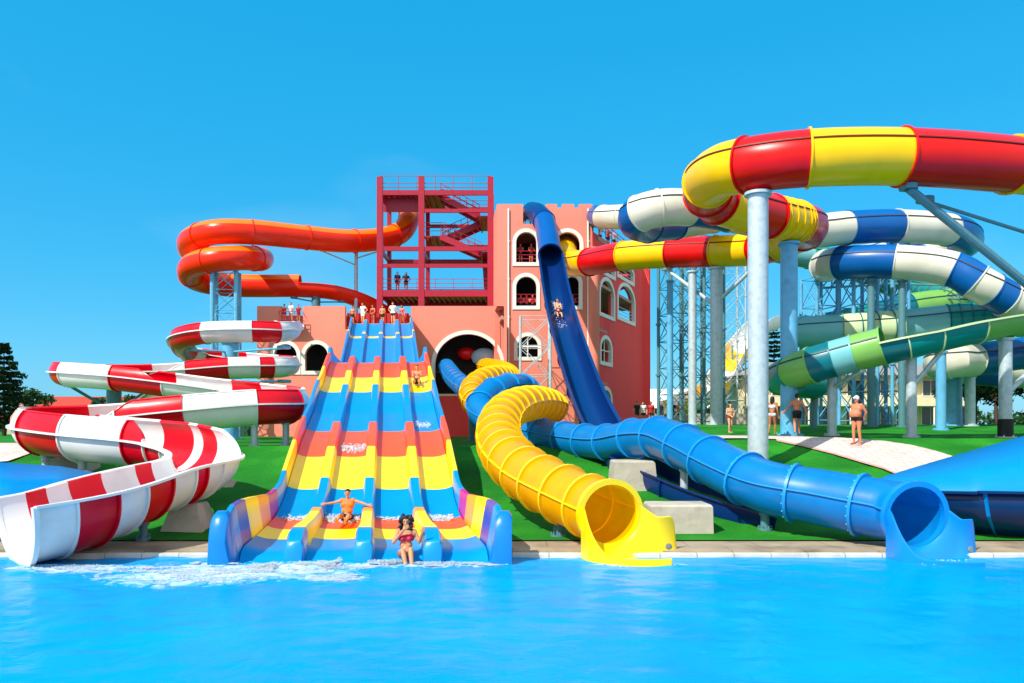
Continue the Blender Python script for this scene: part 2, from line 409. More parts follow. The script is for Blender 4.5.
closed_slide(t, sw, secs, seam=mat('seam brown', '#6a1a0a', .5), fo=.07)
# rib rings on the yellow bend
ribs = BM()
a, b_ = sw.mk[9] - 2, sw.mk[12]
for q in range(sw.mk[11] - 1, sw.mk[12], 2):
    me = sw.ring(q, .07, -.005, .05); ribs.from_mesh(me)
obj('stiffening_ribs', ribs, YEL, t, 35)
RYS = sw

# ================================================================== blue and white tube
BW = [(588, 216, 66, NBLU), (604, 217, 60, CREAM), (625, 217, 56, CREAM), (652, 216.5, 54, NBLU), (684, 216, 52, CREAM), (705, 216, 50, NBLU), (722, 216, 47, CREAM), (712, 217, 44, CREAM), (675, 223, 42.2, NBLU), (648, 225.5, 40.6, NBLU), (636, 221, 38.8), (640, 213.5, 37.6, CREAM), (660, 208, 37.4, CREAM), (692, 208, 38, NBLU), (730, 214, 39, CREAM), (780, 225, 40.2, NBLU), (812, 231, 41, CREAM), (845, 228, 41.6, NBLU), (894, 226, 42.2, CREAM), (950, 230, 43.4, NBLU), (966, 237, 45.6), (962, 245, 48.5, CREAM), (930, 251, 51, NBLU), (880, 256, 51.5, CREAM), (840, 262, 49.5, NBLU), (826, 266, 46.6, CREAM),
      (827, 265.5, 44, CREAM), (840, 263, 42.2, NBLU), (897, 262, 40.5, CREAM), (955, 270, 39.5, NBLU), (976, 282, 39, CREAM), (992, 291, 39, NBLU), (1009, 300, 39, CREAM), (1040, 315, 39.5, NBLU), (1068, 329, 40.5, CREAM), (1072, 338, 42, NBLU), (1050, 350, 43, CREAM), (1025, 353, 43, NBLU), (970, 360, 41.5, CREAM), (950, 361, 40.4, CREAM), (942, 363, 41.5), (944, 366, 43.5, CREAM), (965, 369, 45, NBLU), (1000, 372, 46, CREAM), (1040, 374, 47)]
t = thing('tube_slide', 'blue and white banded closed tube looping behind the red and yellow one', 'water slide', (12, 40, gz(12, 40)))
sw = Sweep(BW, .88, .3)
closed_slide(t, sw, cuts_of(sw, BW, [NBLU, CREAM], 99), seam=mat('seam slate', '#2c3440', .5), fo=.05)
BWS = sw

# ================================================================== green and teal tube
GT = [(775, 250, 56, LTEAL), (808, 256, 56, TEAL), (850, 266, 57, DTEAL), (876, 278, 58, TEAL), (905, 288, 59, TEAL), (950, 292, 58, TEAL), (992, 295, 56, TEAL), (1008, 297, 53), (1002, 299, 50.5, TEAL), (955, 302, 49, GRN), (908, 308, 48.5, DTEAL), (870, 318, 48.5, TEAL), (820, 328, 48.5, LTEAL), (800, 331, 46.5), (806, 332, 44, LTEAL), (842, 330, 43, PGRN), (900, 326, 42.5, LTEAL), (950, 321, 42, TEAL), (1000, 318, 41, LTEAL), (1050, 319, 39, TEAL), (1080, 321, 36, TEAL), (1068, 318, 33, GRN),
      (1020, 317, 31.5, GRN), (972, 325, 31, TEAL), (933, 334, 31, TEAL), (907, 340, 31, DTEAL), (883, 346, 31.5, GRN), (857, 352.5, 32, LTEAL), (833, 359, 32.5, DTEAL), (809, 366, 33, GRN), (793, 372, 34, TEAL), (782, 378, 36, TEAL), (790, 382, 38.5), (815, 384, 40, TEAL)]
t = thing('tube_slide', 'green and teal banded slide, closed coils above and open trough in front', 'water slide', (17, 33, gz(17, 33)))
sw = Sweep(GT, .88, .28); g0_ = sw.mk[20]
sw.r = lambda i: .88 - .12 * sm(g0_ - 12, g0_ + 12, i)
open0, open1 = sw.mk[19], sw.mk[26]
for a, b_, m in cuts_of(sw, GT, [TEAL, GRN], 99):
    if a >= open0 and b_ <= open1:
        q = obj('trough_section', sw.shell(a, b_, lambda i: -PI - .05, lambda i: .05, -.05, 0, 24), m, t, 35)
        [obj('rim_flange', sw.strip(a, b_, (g_,), -.004, .13, .06), PGRN, q) for g_ in (.05, PI - .05)]
        if a: obj('joint_flange', sw.ring(a, .05, -.005, .05, -PI - .05, .05, 24), PGRN, q, 35)
    else:
        closed_slide(t, sw, [(a, b_, m)], seam=mat('seam teal', '#0b4a50', .5), fo=.05)
for rng in (range(sw.mk[15], sw.mk[16], 3), range(sw.mk[17], sw.mk[18] + 20, 2)):
    ribs = BM()
    for q in rng: ribs.from_mesh(sw.ring(q, .05, -.005, .05))
    obj('stiffening_ribs', ribs, DTEAL, t, 35)
GTS = sw

# ================================================================== yellow and blue translucent twisting tubes
YT = [(484, 366, 65), (500, 369, 60), (509, 374, 54), (508, 377, 49), (494, 377, 45), (480, 382, 42.5), (472, 392, 40.6), (477, 404, 39.2), (496, 411, 38.6), (525, 413, 38), (546, 411, 36.6), (553, 407, 34.6), (546, 404, 32.6), (530, 403, 30.2), (511, 409, 27.8), (500, 422, 25.6), (499, 439, 23.8), (508, 457, 21.9), (528, 475, 20.4), (553, 489, 19.2), (578, 501, 18.3), (598, 509.5, 17.6), (610, 514, 17.0)]
t = thing('tube_slide', 'translucent yellow corkscrew tube with a wide open mouth at the pool', 'water slide', (2, 17.3, 0.1))
sw = Sweep(YT, .72, .2); L = (sw.n - 1) * sw.ds; ny_ = sw.n
sw.r = lambda i: .62 + .06 * sm(.72, .97, i / ny_)
k = round(L / .98); cut = [round((sw.n - 1) * q / k) for q in range(k + 1)]
secs = [(cut[q], cut[q + 1], TYEL) for q in range(k)]
closed_slide(t, sw, secs, seam=False, single=True, flange_mat=mat('translucent yellow flange', '#ffcf10', .35, .08, 4), fo=.075, fw=.07)
for g_ in (.15, PI - .15): obj('seam', sw.strip(0, sw.n - 1, (g_,), -.005, .06, .035), MATS['translucent yellow flange'], t)
bolts = BM()
for i in cut[k // 2:-1]:
    for q in range(20):
        ball(bolts, sw.p(i, 2 * PI * q / 20, sw.r(i) + .035) - sw.T[i] * .06, .022, 1)
obj('flange_bolts', bolts, mat('amber bolt', '#b37400', .5), t)
YTS = sw
def exit_chute(root, sw, m, L=1.3, rr=.78, yaw=0, flare=.2, drop=.34, hi=.3, name='exit_chute'):
    "mouth ring and moulded scoop: one wall stays up, the other is cut away so riders leave sideways"
    i = sw.n - 1; o = sw.pts[i]; T0 = sw.T[i].copy(); T0.z = 0; T0.normalize()
    vs, fs = [], []; n, mm = 18, 30
    for layer in (0, 1):
        for q in range(n + 1):
            f = q / n; T = Matrix.Rotation(yaw * f, 3, 'Z') @ T0; S = T.cross(Vector((0, 0, 1)))
            c = o + T * (L * f - .02) + Vector((0, 0, -drop * sm(0, .5, f))); R = rr + flare * sm(0, .45, f) - (.045 if layer else 0)
            A = -PI - hi + .9 * sm(.78, 1.0, f) ** 2; B = hi - (hi + .55) * sm(.0, .5, f)
            for k in range(mm + 1):
                g = A + (B - A) * k / mm; vs.append(c + S * math.cos(g) * R + Vector((0, 0, math.sin(g) * R)))
    W = mm + 1; H = (n + 1) * W
    for q in range(n):
        for k in range(mm):
            a = q * W + k; fs.append((a, a + 1, a + W + 1, a + W)); fs.append((H + a, H + a + W, H + a + W + 1, H + a + 1))
        for k in (0, mm):
            a = q * W + k; fs.append((a, a + W, H + a + W, H + a))
    for q in (0, n):
        for k in range(mm): a = q * W + k; fs.append((a, a + 1, H + a + 1, H + a))
    # moulded front apron: the low wall carries on straight down into the water
    sk0 = len(vs)
    for q in range(n + 1):
        p = vs[q * W + mm]; i2 = vs[H + q * W + mm]
        vs += [p, Vector((p.x, p.y, -.25)), Vector((i2.x, i2.y, -.25)), i2]
    for q in range(n):
        for k in range(4):
            a = sk0 + q * 4 + k; b_ = sk0 + q * 4 + (k + 1) % 4; fs.append((a, a + 4, b_ + 4, b_))
    for q in (0, n): a = sk0 + q * 4; fs.append((a, a + 1, a + 2, a + 3))
    ob = obj(name, rawmesh('chute', vs, fs), m, root, 35)
    obj('mouth_ring', sw.ring(i, .14, -.03, .09), m, ob, 35)
    pr = [Vector(vs[H + qq * W + kk]) for qq, kk in ((n - 4, 8), (n - 3, 8), (n - 4, 9))]
    nn_v = (pr[1] - pr[0]).cross(pr[2] - pr[0]).normalized()
    if nn_v.y > 0: nn_v = -nn_v
    b = BM(); ball(b, pr[0] + nn_v * .004, .07, 2, (1.5, 1, .12), nn_v.to_track_quat('Z', 'Y').to_matrix()); obj('maker_plate', b, mat('grey plate', '#7f8a80', .4), ob, 0)
    return ob
exit_chute(t, sw, mat('solid yellow gelcoat', '#ffd800', .3, .04, 1.5, coat=.1), 1.4, .7, yaw=1.0)
BT = [(446, 366, 65), (449, 371, 59), (456, 380, 53), (472, 391, 48), (495, 396, 44.5), (518, 394, 41.8), (528, 390, 39.6), (520, 386.5, 37.8), (502, 388, 36.2), (486, 397, 34.8), (480, 409, 33.8), (490, 420, 33), (512, 428, 32.2), (540, 434, 31), (575, 440, 29), (607, 442.5, 27.2), (636, 438, 25.6), (662, 438, 24.2), (690, 450, 22.6), (730, 471, 20.8), (770, 488, 19.6), (820, 497, 18.8), (862, 505, 18.1), (896, 511, 17.55), (915, 516, 16.95)]
t = thing('tube_slide', 'translucent blue tube slide running down the lawn to an open mouth at the pool', 'water slide', (8.8, 17.4, .1))
sw = Sweep(BT, .66, .2); L = (sw.n - 1) * sw.ds
nn_ = sw.n
sw.r = lambda i: .60 + .08 * sm(.75, 1, i / nn_)
k = round(L / 1.5); cut = [round((sw.n - 1) * q / k) for q in range(k + 1)]
closed_slide(t, sw, [(cut[q], cut[q + 1], TBLU) for q in range(k)], seam=False, single=True, flange_mat=mat('translucent blue flange', '#1190d8', .35, .08, 4), fo=.07, fw=.07)
for g_ in (.2, PI - .2): obj('seam', sw.strip(0, sw.n - 1, (g_,), -.005, .06, .03), MATS['translucent blue flange'], t)
bolts = BM()
for i in cut[k // 2:-1]:
    for q in range(20): ball(bolts, sw.p(i, 2 * PI * q / 20, sw.r(i) + .035) - sw.T[i] * .06, .022, 1)
obj('flange_bolts', bolts, BSTEEL, t)
BTS = sw
exit_chute(t, sw, mat('solid blue gelcoat', '#0586d2', .3, .04, 1.5, coat=.1), 1.25, .7, yaw=1.0)

# ================================================================== steep navy body slide
BS = [(532, 212, 65), (538, 214, 62.5), (544.5, 222, 60), (548, 237, 57.5), (550.5, 256, 55), (555, 285, 50.5), (562, 318, 45.5), (572, 352, 40.8), (584, 388, 36.4), (597, 418, 32.6), (610, 440, 29.6), (628, 459, 27), (655, 474, 25), (690, 489, 23.4), (735, 506, 21.6), (790, 524, 20.3)]
t = thing('body_slide', 'steep deep blue open body slide dropping from the top of the castle tower', 'water slide', (5, 28, gz(5, 28)))
sw = Sweep(BS, 1.0, .3); nn2 = sw.n
sw.r = lambda i: .82 - .06 * sm(.3, .9, i / nn2)
e = sw.mk[4]
DB2 = gel('navy', '#042a68')
closed_slide(t, sw, [(0, sw.mk[2], DB2), (sw.mk[2], e, gel('mid blue', '#084f98'))], seam=False, fo=.07)
obj('joint_flange', sw.ring(e, .12, -.04, .08), DB2, t, 35)
k = 9; cut = [e + round((sw.n - 1 - e) * q / k) for q in range(k + 1)]
for a, b_ in zip(cut, cut[1:]):
    q = obj('trough_section', sw.shell(a, b_, lambda i: -PI - .25, lambda i: .25, -.05, 0, 24), DB2, t, 35)
    [obj('rim_flange', sw.strip(a, b_, (g_,), -.05, .1, .05), DB2, q) for g_ in (.25, PI - .25)]
    obj('joint_flange', sw.ring(a, .06, -.005, .06, -PI - .2, .2, 24), DB2, q, 35)
BSS = sw
# ================================================================== four-lane rainbow slide
def fz(d):
    K = [(16.3, -.2), (16.55, .04), (16.9, .14), (17.5, .17), (18.2, .21), (19, .3), (20, .44), (20.9, .72), (21.9, 1.08), (24.3, 1.9), (25.6, 2.33), (27, 2.68), (29.7, 3.35), (31, 3.82), (32.5, 4.28), (34, 4.6), (35.5, 5.08), (37.6, 5.72), (38.8, 6.02), (39.8, 6.14), (48, 6.3), (49, 6.5), (57, 9.35), (58.3, 9.62), (59.2, 9.85), (62.6, 11.15), (63.2, 11.25), (64.6, 11.3)]
    for (a, za), (b, zb) in zip(K, K[1:]):
        if d <= b:
            t = (d - a) / (b - a); return za + (zb - za) * t
    return K[-1][1]
def cxm(d): return -.5 - .159 * d
def hw(d): return 2.5 + .42 * sm(21.5, 16.8, d) if d < 21.5 else 2.5
BANDS = [(16.35, 18.2, LBLUE), (18.2, 19.15, LYEL), (19.15, 20.05, LRED), (20.05, 21.9, LBLUE), (21.9, 24.3, LYEL), (24.3, 27, LRED), (27, 32.5, LBLUE), (32.5, 35.5, LYEL), (35.5, 38.9, LRED), (38.9, 57, LBLUE), (57, 58.3, LYEL), (58.3, 62.7, LBLUE), (62.7, 64.4, LYEL)]
DIVB = [(16.5, 17.25, LBLUE), (17.25, 19.6, LYEL), (19.6, 20.0, LORA)] + BANDS[3:]
WALLB = [(16.5, 17.0, LBLUE), (17.0, 17.9, gel('violet blue', '#3238a8')), (17.9, 18.9, LYEL), (18.9, 19.7, LORA), (19.7, 20.5, MAG)] + [(20.5, 21.9, LBLUE)] + BANDS[4:]
ms = thing('multilane_slide', 'four-lane racing slide in blue, yellow and orange red bands running into the pool', 'water slide', (cxm(17), 17, 0))
def rows(a, b, st=.3):
    n = max(2, round((b - a) / st)); return [a + (b - a) * q / n for q in range(n + 1)]
DW = .15    # half width of a divider
def inset(d): return .2 + .1 * sm(21.5, 17, d)
def lanes_at(d):
    w = hw(d); e = w - inset(d); return [cxm(d) - e, cxm(d) - w / 2, cxm(d), cxm(d) + w / 2, cxm(d) + e]
def loft(sections):
    K = len(sections[0]); vs = [v for s in sections for v in s]; fs = []
    for q in range(len(sections) - 1):
        for k in range(K):
            a = q * K + k; b = q * K + (k + 1) % K; fs.append((a, b, b + K, a + K))
    fs.append(tuple(range(K))[::-1]); o = (len(sections) - 1) * K; fs.append(tuple(range(o, o + K)))
    return rawmesh('loft', vs, fs)
for a, b, m in BANDS:
    for ln in range(4):
        secs = []
        for d in rows(a, b):
            X = lanes_at(d); l = X[ln]; r = X[ln + 1]; z = fz(d); s = []
            for q in range(9):
                f = q / 8; x = l + (r - l) * f
                s.append(Vector((x, d, z + .09 * abs(2 * f - 1) ** 3)))
            s += [Vector((r, d, z - .12)), Vector((l, d, z - .12))]
            secs.append(s)
        obj('lane_panel', loft(secs), m, ms, 40)
def dh(d): return .34 + .12 * sm(19.5, 17.2, d) if d < 19.5 else .34
for a, b, m in DIVB:
    for k in (1, 2, 3):
        secs = []
        for d in rows(a, b):
            x = lanes_at(d)[k]; z = fz(d); h = dh(d); w = DW + .04 * sm(18.5, 17, d)
            top = z + h
            secs.append([Vector((x + u * w, d, zz)) for u, zz in ((-1.35, z - .1), (-1.2, z + .03), (-1, top - .07), (-.75, top), (.75, top), (1, top - .07), (1.2, z + .03), (1.35, z - .1))])
        obj('divider', loft(secs), m, ms, 40)
# rounded front noses of the dividers
for k in (1, 2, 3):
    secs = []
    for d in rows(16.3, 16.5, .03):
        x = lanes_at(16.5)[k]; f = (d - 16.3) / .2; top = -.3 + (fz(16.5) + dh(16.5) + .3) * math.sqrt(max(.02, 1 - (1 - f) ** 2)); w = (DW + .04)
        secs.append([Vector((x + u * w, d, zz)) for u, zz in ((-1.3, -.4), (-1.2, -.3), (-1, top - .07), (-.75, top), (.75, top), (1, top - .07), (1.2, -.3), (1.3, -.4))])
    obj('divider_nose', loft(secs), LBLUE, ms, 40)
def wh(d): return .5 + .45 * sm(21.5, 17.5, d) if d < 21.5 else .5
def wl(d): return .02 + .16 * sm(21.5, 18, d)         # outward lean of the wall top
for sgn in (-1, 1):
    for a, b, m in WALLB:
        secs = []
        for d in rows(a, b):
            x = cxm(d) + sgn * (hw(d) - inset(d)); z = fz(d); h = wh(d); l = wl(d)
            lo = z - .35 if d > 19 else min(z - .35, -.3)
            if 39.2 < d < 48: h += .25 * sm(41.5, 39.6, d)
            s = [(0, z - .1), (.02, z + .02), (l, z + h), (l + .03, z + h + .04), (l + .13, z + h + .04), (l + .16, z + h - .02), (.16 + l * .6, lo)]
            s = [Vector((x + sgn * u, d, zz)) for u, zz in s]
            secs.append(s if sgn < 0 else s[::-1])
        w_ = obj('side_wall', loft(secs), m, ms, 40)
    # big rounded end post in plain blue
    secs = []
    for d in rows(16.0, 16.5, .06):
        x = cxm(16.5) + sgn * (hw(16.5) - inset(16.5)); f = (d - 16.0) / .5; top = -.3 + (fz(16.5) + wh(16.5) + .42) * math.sqrt(max(.02, 1 - (1 - f) ** 3.2)); l = wl(16.5)
        s = [(-.02, -.4), (0, -.3), (l - .02, top - .08), (l + .06, top), (l + .26, top), (l + .32, top - .08), (.42, -.3), (.42, -.4)]
        s = [Vector((x + sgn * u, d, zz)) for u, zz in s]; secs.append(s if sgn < 0 else s[::-1])
    obj('end_post', loft(secs), gel('end blue', '#0578c4'), ms, 40)
# supporting legs below the chute
for d in (23.5, 28, 33, 40, 46, 52, 57, 61):
    for u in (-2.2, 2.2):
        x = cxm(d) + u; b = BM(); bar(b, (x, d, gz(x, d) - .1), (x, d, fz(d) - .12), .12, 12); obj('support_leg', b, STEEL, ms, 40)
    b = BM(); beam(b, (cxm(d) - 2.4, d, fz(d) - .22), (cxm(d) + 2.4, d, fz(d) - .22), .16, .2); obj('cross_beam', b, STEEL, ms)

# ================================================================== big blue hull on the right, its twin on the left
def hull(name, label, cat, cols, base, seam=None, group=None):
    "cols = list of [top, rim, under1, under2, back bottom, back top] points: lofted closed shell"
    secs = [[at(*p) for p in c] for c in cols]
    fine = []
    for q in range(len(secs) - 1):
        for k in range(6):
            f = k / 6; fine.append([secs[q][j].lerp(secs[q + 1][j], f) for j in range(len(secs[q]))])
    fine.append(secs[-1])
    root = thing(name, label, cat, base, group)
    up, dn = [], []
    def body(js, nm, m):
        b = [[s[j] for j in js] for s in fine]
        K = len(js); vs = [v for s in b for v in s]; fs = []
        for q in range(len(b) - 1):
            for k in range(K - 1):
                a = q * K + k; fs.append((a, a + 1, a + K + 1, a + K))
        me = rawmesh(nm, vs, fs)
        bm = bmesh.new(); bm.from_mesh(me); bmesh.ops.recalc_face_normals(bm, faces=bm.faces)
        bm2 = bm
        o = obj(nm, bm2, m, root, 50)
        md = o.modifiers.new('thickness', 'SOLIDIFY'); md.thickness = .05; md.offset = 0
        return o
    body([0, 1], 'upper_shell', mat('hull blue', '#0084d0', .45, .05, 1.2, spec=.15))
    body([1, 2, 3, 4, 5, 6], 'lower_shell', gel('hull shade', '#062c58'))  # underside shade put into the colour: navy version of the blue shell
    return root, fine
R = [[(882, 478, 20.6), (884, 484, 20.2), (892, 500, 20.3), (905, 520, 20.8), (915, 535, 21.4), (915, 520, 23.5), (900, 490, 23.5)],
     [(930, 463.5, 21.6), (932, 491, 19), (938, 512, 19.1), (946, 535, 19.9), (955, 548, 20.9), (960, 530, 24), (945, 475, 24)],
     [(975, 450.5, 22), (978, 491.5, 18.4), (982, 516, 18.5), (990, 540, 19.3), (998, 553, 20.3), (1000, 530, 24.5), (980, 462, 24.5)],
     [(1030, 435, 22.4), (1034, 492.5, 18.1), (1038, 518, 18.2), (1044, 545, 19), (1050, 556, 20), (1050, 530, 25), (1040, 448, 25)],
     [(1120, 412, 23), (1130, 494, 17.9), (1134, 522, 18), (1140, 550, 18.9), (1146, 560, 19.8), (1146, 530, 26), (1130, 430, 26)],
     [(1260, 400, 24), (1275, 496, 18), (1280, 525, 18.1), (1285, 553, 19), (1290, 562, 19.8), (1290, 530, 27), (1270, 420, 27)]]
hr, fine = hull('slide_basin', 'huge smooth blue slide basin with its underside shade painted navy, at the right edge', 'slide basin', R, (11, 19, .1))
b = BM()
c = R[2]
pts = [at(c[j][0] + 6, c[j][1], c[j][2] - .05) for j in (1, 2, 3, 4)]
for p, q in zip(pts, pts[1:]): beam(b, p, q, .1, .05)
obj('seam_strip', b, mat('hull blue', '#0084d0', .45, .05, 1.2, spec=.15), hr)
b = BM()
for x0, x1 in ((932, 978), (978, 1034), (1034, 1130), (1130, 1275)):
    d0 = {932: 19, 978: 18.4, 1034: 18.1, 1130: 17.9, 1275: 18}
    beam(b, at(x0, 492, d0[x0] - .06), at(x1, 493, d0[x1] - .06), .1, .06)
obj('rim_flange', b, gel('hull shade', '#062c58'), hr)
for px, d in ((985, 21.5), (1100, 21.5)):
    p = at(px, 545, d); b = BM(); bar(b, (p.x, d, -.1 + gz(p.x, d)), (p.x, d, p.z + .1), .2, 14); obj('support_leg', b, TSTEEL, hr, 40)
Lh = [[(104, 475, 22.3), (104, 478, 22), (104, 484, 22), (100, 488, 22.5), (98, 490, 22.8), (96, 486, 24), (96, 476, 24)],
      [(60, 467, 22.6), (64, 492, 20.8), (62, 505, 20.9), (58, 514, 21.4), (55, 520, 22), (50, 505, 24.6), (50, 468, 24.6)],
      [(0, 463, 22.8), (6, 502, 20), (4, 520, 20.1), (0, 534, 20.7), (-6, 540, 21.4), (-10, 520, 25), (-10, 464, 25)],
      [(-90, 459, 23), (-84, 510, 19.6), (-86, 530, 19.7), (-92, 545, 20.4), (-98, 552, 21), (-100, 530, 25.5), (-98, 460, 25.5)],
      [(-220, 456, 23), (-214, 512, 19.6), (-216, 534, 19.7), (-222, 550, 20.4), (-228, 556, 21), (-230, 530, 25.5), (-226, 458, 25.5)]]
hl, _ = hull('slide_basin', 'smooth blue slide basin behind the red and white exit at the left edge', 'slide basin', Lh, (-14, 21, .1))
b = BM(); p = at(-40, 545, 21.8); bar(b, (p.x, p.y, gz(p.x, p.y) - .1), (p.x, p.y, p.z + .15), .2, 14); obj('support_leg', b, TSTEEL, hl, 40)
from mathutils.geometry import delaunay_2d_cdt
# ================================================================== flat panels with arched openings
def arch_loop(cx, z0, w, h, n=18, rise=None):
    rise = w / 2 if rise is None else rise
    p = [(cx - w / 2, z0), (cx + w / 2, z0)]
    for k in range(n + 1):
        a = PI * k / n; p.append((cx + w / 2 * math.cos(a), z0 + h - rise + rise * math.sin(a)))
    return p
def panel(outer, holes, th, O, U, Nrm):
    "flat slab in the plane O + u*U + v*Z, thickness th backwards from the face, with holes"
    loops = [outer] + holes
    O = Vector(O); U = Vector(U).normalized(); Nn = Vector(Nrm).normalized(); Z = Vector((0, 0, 1))
    flat = [p for l in loops for p in l]
    es, o = [], 0
    for l in loops:
        es += [(o + k, o + (k + 1) % len(l)) for k in range(len(l))]; o += len(l)
    cv, ce, cf, ov, oe, of = delaunay_2d_cdt([Vector(p) for p in flat], es, [], 0, 1e-6)
    def inside(p, l):
        c = False
        for k in range(len(l)):
            (x1, y1), (x2, y2) = l[k], l[(k + 1) % len(l)]
            if (y1 > p.y) != (y2 > p.y) and p.x < (x2 - x1) * (p.y - y1) / (y2 - y1) + x1: c = not c
        return c
    tri = []
    for f in cf:
        c = sum((cv[i] for i in f), Vector((0, 0))) / len(f)
        if inside(c, outer) and not any(inside(c, h) for h in holes): tri.append(tuple(ov[i][0] for i in f if ov[i]))
    n = len(flat); vs = [O + U * u + Z * v for u, v in flat]; vs += [v - Nn * th for v in vs]
    fs = [tuple(t) for t in tri] + [tuple(i + n for i in t[::-1]) for t in tri]
    o = 0
    for l in loops:
        for k in range(len(l)):
            a, b = o + k, o + (k + 1) % len(l); fs.append((a, b, b + n, a + n))
        o += len(l)
    me = rawmesh('panel', vs, fs)
    b = bmesh.new(); b.from_mesh(me); bmesh.ops.recalc_face_normals(b, faces=b.faces); b.to_mesh(me); b.free()
    return me
def frame_of(loop_out, loop_in, th, O, U, N, proud=.07):
    return panel(loop_out, [loop_in], th, Vector(O) + Vector(N).normalized() * proud, U, N)
castle = thing('castle_building', 'salmon pink castle with crenellated tower, arched openings and a side wing, its shade painted coral red', 'building', (0, 64, 2))
YF = 62.0; YT_ = 64.5        # tower front, terrace front
def X_(px, d): return (px - CX) * d / F
def Z_(py, d): return CZ + (HY - py) * d / F
# --- terrace block
zt = Z_(306, YT_); zr = 11.25; x0, x1 = X_(257, YT_), X_(509, YT_)
def notch(outer_top, notches):
    p = []
    for a, b, z in notches: p += [(a, outer_top), (a, z), (b, z), (b, outer_top)]
    return p
na, nb = X_(281, YT_), X_(303, YT_); sa, sb = X_(345, YT_), X_(411, YT_)
top = [(x0, zt)] + notch(zt, [(na, nb, zr + .12), (sa, sb, zr - .3)]) + [(x1, zt)]
outer = [(x1, 1.2), (x0, 1.2)] + top
holes, frames = [], []
def add_arch(px0, px1, pyb, pyt, d, rise=None, fr=.28):
    cx = X_((px0 + px1) / 2, d); w = (px1 - px0) * d / F; z0 = Z_(pyb, d); h = Z_(pyt, d) - z0
    return (cx, z0, w, h, rise)
t_arch = [add_arch(274, 297, 371, 344, YT_), add_arch(305, 328, 371, 344, YT_), add_arch(435, 501, 394, 334, YT_, rise=2.5)]
holes = [arch_loop(a[0], a[1], a[2], a[3], 22, a[4]) for a in t_arch]
obj('wall', panel(outer, holes, .5, (0, YT_, 0), (1, 0, 0), (0, -1, 0)), SALM, castle)
def window(a, O, U, N, fr=.22, muntin=0, th=.3, mname='window', proud=.07, open_rail=False):
    cx, z0, w, h, rise = a
    rise_o = None if rise is None else rise + fr
    if rise is None: rise_o = w / 2 + fr
    wo = obj(mname, frame_of(arch_loop(cx, z0 - fr, w + 2 * fr, h + 2 * fr, 22, rise_o), arch_loop(cx, z0 + .01, w - .02, h - .02, 22, rise), th, O, U, N, proud), WTRIM, castle)
    O = Vector(O); U = Vector(U).normalized(); N = Vector(N).normalized()
    if muntin:
        b = BM()
        c = lambda u, v: O + U * u - N * .15 + Vector((0, 0, v))
        bar(b, c(cx, z0), c(cx, z0 + h - .05), .06, 6); bar(b, c(cx - w / 2, z0 + h * .5), c(cx + w / 2, z0 + h * .5), .06, 6)
        obj('muntin', b, WTRIM, wo)
    if open_rail:
        b = BM(); c = lambda u, v: O + U * u - N * .2 + Vector((0, 0, v))
        for v in (.35, .65, .95): bar(b, c(cx - w / 2, z0 + v), c(cx + w / 2, z0 + v), .035, 6)
        obj('guard_rail', b, RSTEEL if open_rail == 1 else STEEL, wo)
    return wo
FU = ((0, YT_, 0), (1, 0, 0), (0, -1, 0))
for a in t_arch: window(a, *FU, fr=.3)
# red boards under the big arch stand in for wall shade, vertical joint
b = BM(); xa, xb = X_(435, YT_), X_(476, YT_); zb, ztop = 1.4, Z_(396, YT_)
box(b, ((xa + xb) / 2 - .82, YT_ - .06, (zb + ztop) / 2), ((xb - xa) / 2 - .04, .1, ztop - zb)); box(b, ((xa + xb) / 2 + .82, YT_ - .06, (zb + ztop) / 2), ((xb - xa) / 2 - .04, .1, ztop - zb))
obj('shade_panel', b, SHADE_RED, castle)
# things of the building behind the arch
b = BM(); box(b, ((x0 + x1) / 2, 70.2, (zr + 1) / 2 - .3 + .3), (x1 - x0, .4, zr)); obj('wall', b, SALM, castle)
b = BM(); box(b, (x0 + .2, 67.5, (1 + zt) / 2), (.4, 5, zt - 1)); obj('wall', b, SALM, castle)
b = BM(); box(b, ((x0 + x1) / 2, 67.3, zr - .15), (x1 - x0 - .9, 4.55, .25)); obj('roof', b, mat('terrace concrete', '#b98a78', .8, .1, 3), castle)
b = BM(); box(b, ((x0 + x1) / 2, 70.2, zt - .6), (x1 - x0, .3, 1.2)); obj('parapet', b, SALM, castle)
# stepped low pier beside the balcony notch
b = BM(); box(b, ((na + nb) / 2, YT_ - .35, zr - .1), (nb - na + .3, .9, .18)); obj('balcony_slab', b, RSTEEL, castle)
b = BM()
for v in (.35, .7, 1.05): bar(b, (na + .05, YT_ - .7, zr + v), (nb - .05, YT_ - .7, zr + v), .03, 6)
for q in range(5): bar(b, (na + .05 + (nb - na - .1) * q / 4, YT_ - .7, zr), (na + .05 + (nb - na - .1) * q / 4, YT_ - .7, zr + 1.05), .03, 6)
obj('balcony_rail', b, RSTEEL, castle)
# white cushions of the roof lounge showing over the parapet, round hoods inside the arch
b = BM(); box(b, (-10.9, 67.4, 6.1), (19.4, .15, 9.8)); obj('shade_backing', b, DARK, castle)  # near-black sheets added behind the openings, room shade painted in
b = BM(); box(b, (2.7, 65.8, 9.8), (6.6, .15, 17)); obj('shade_backing', b, DARK, castle)
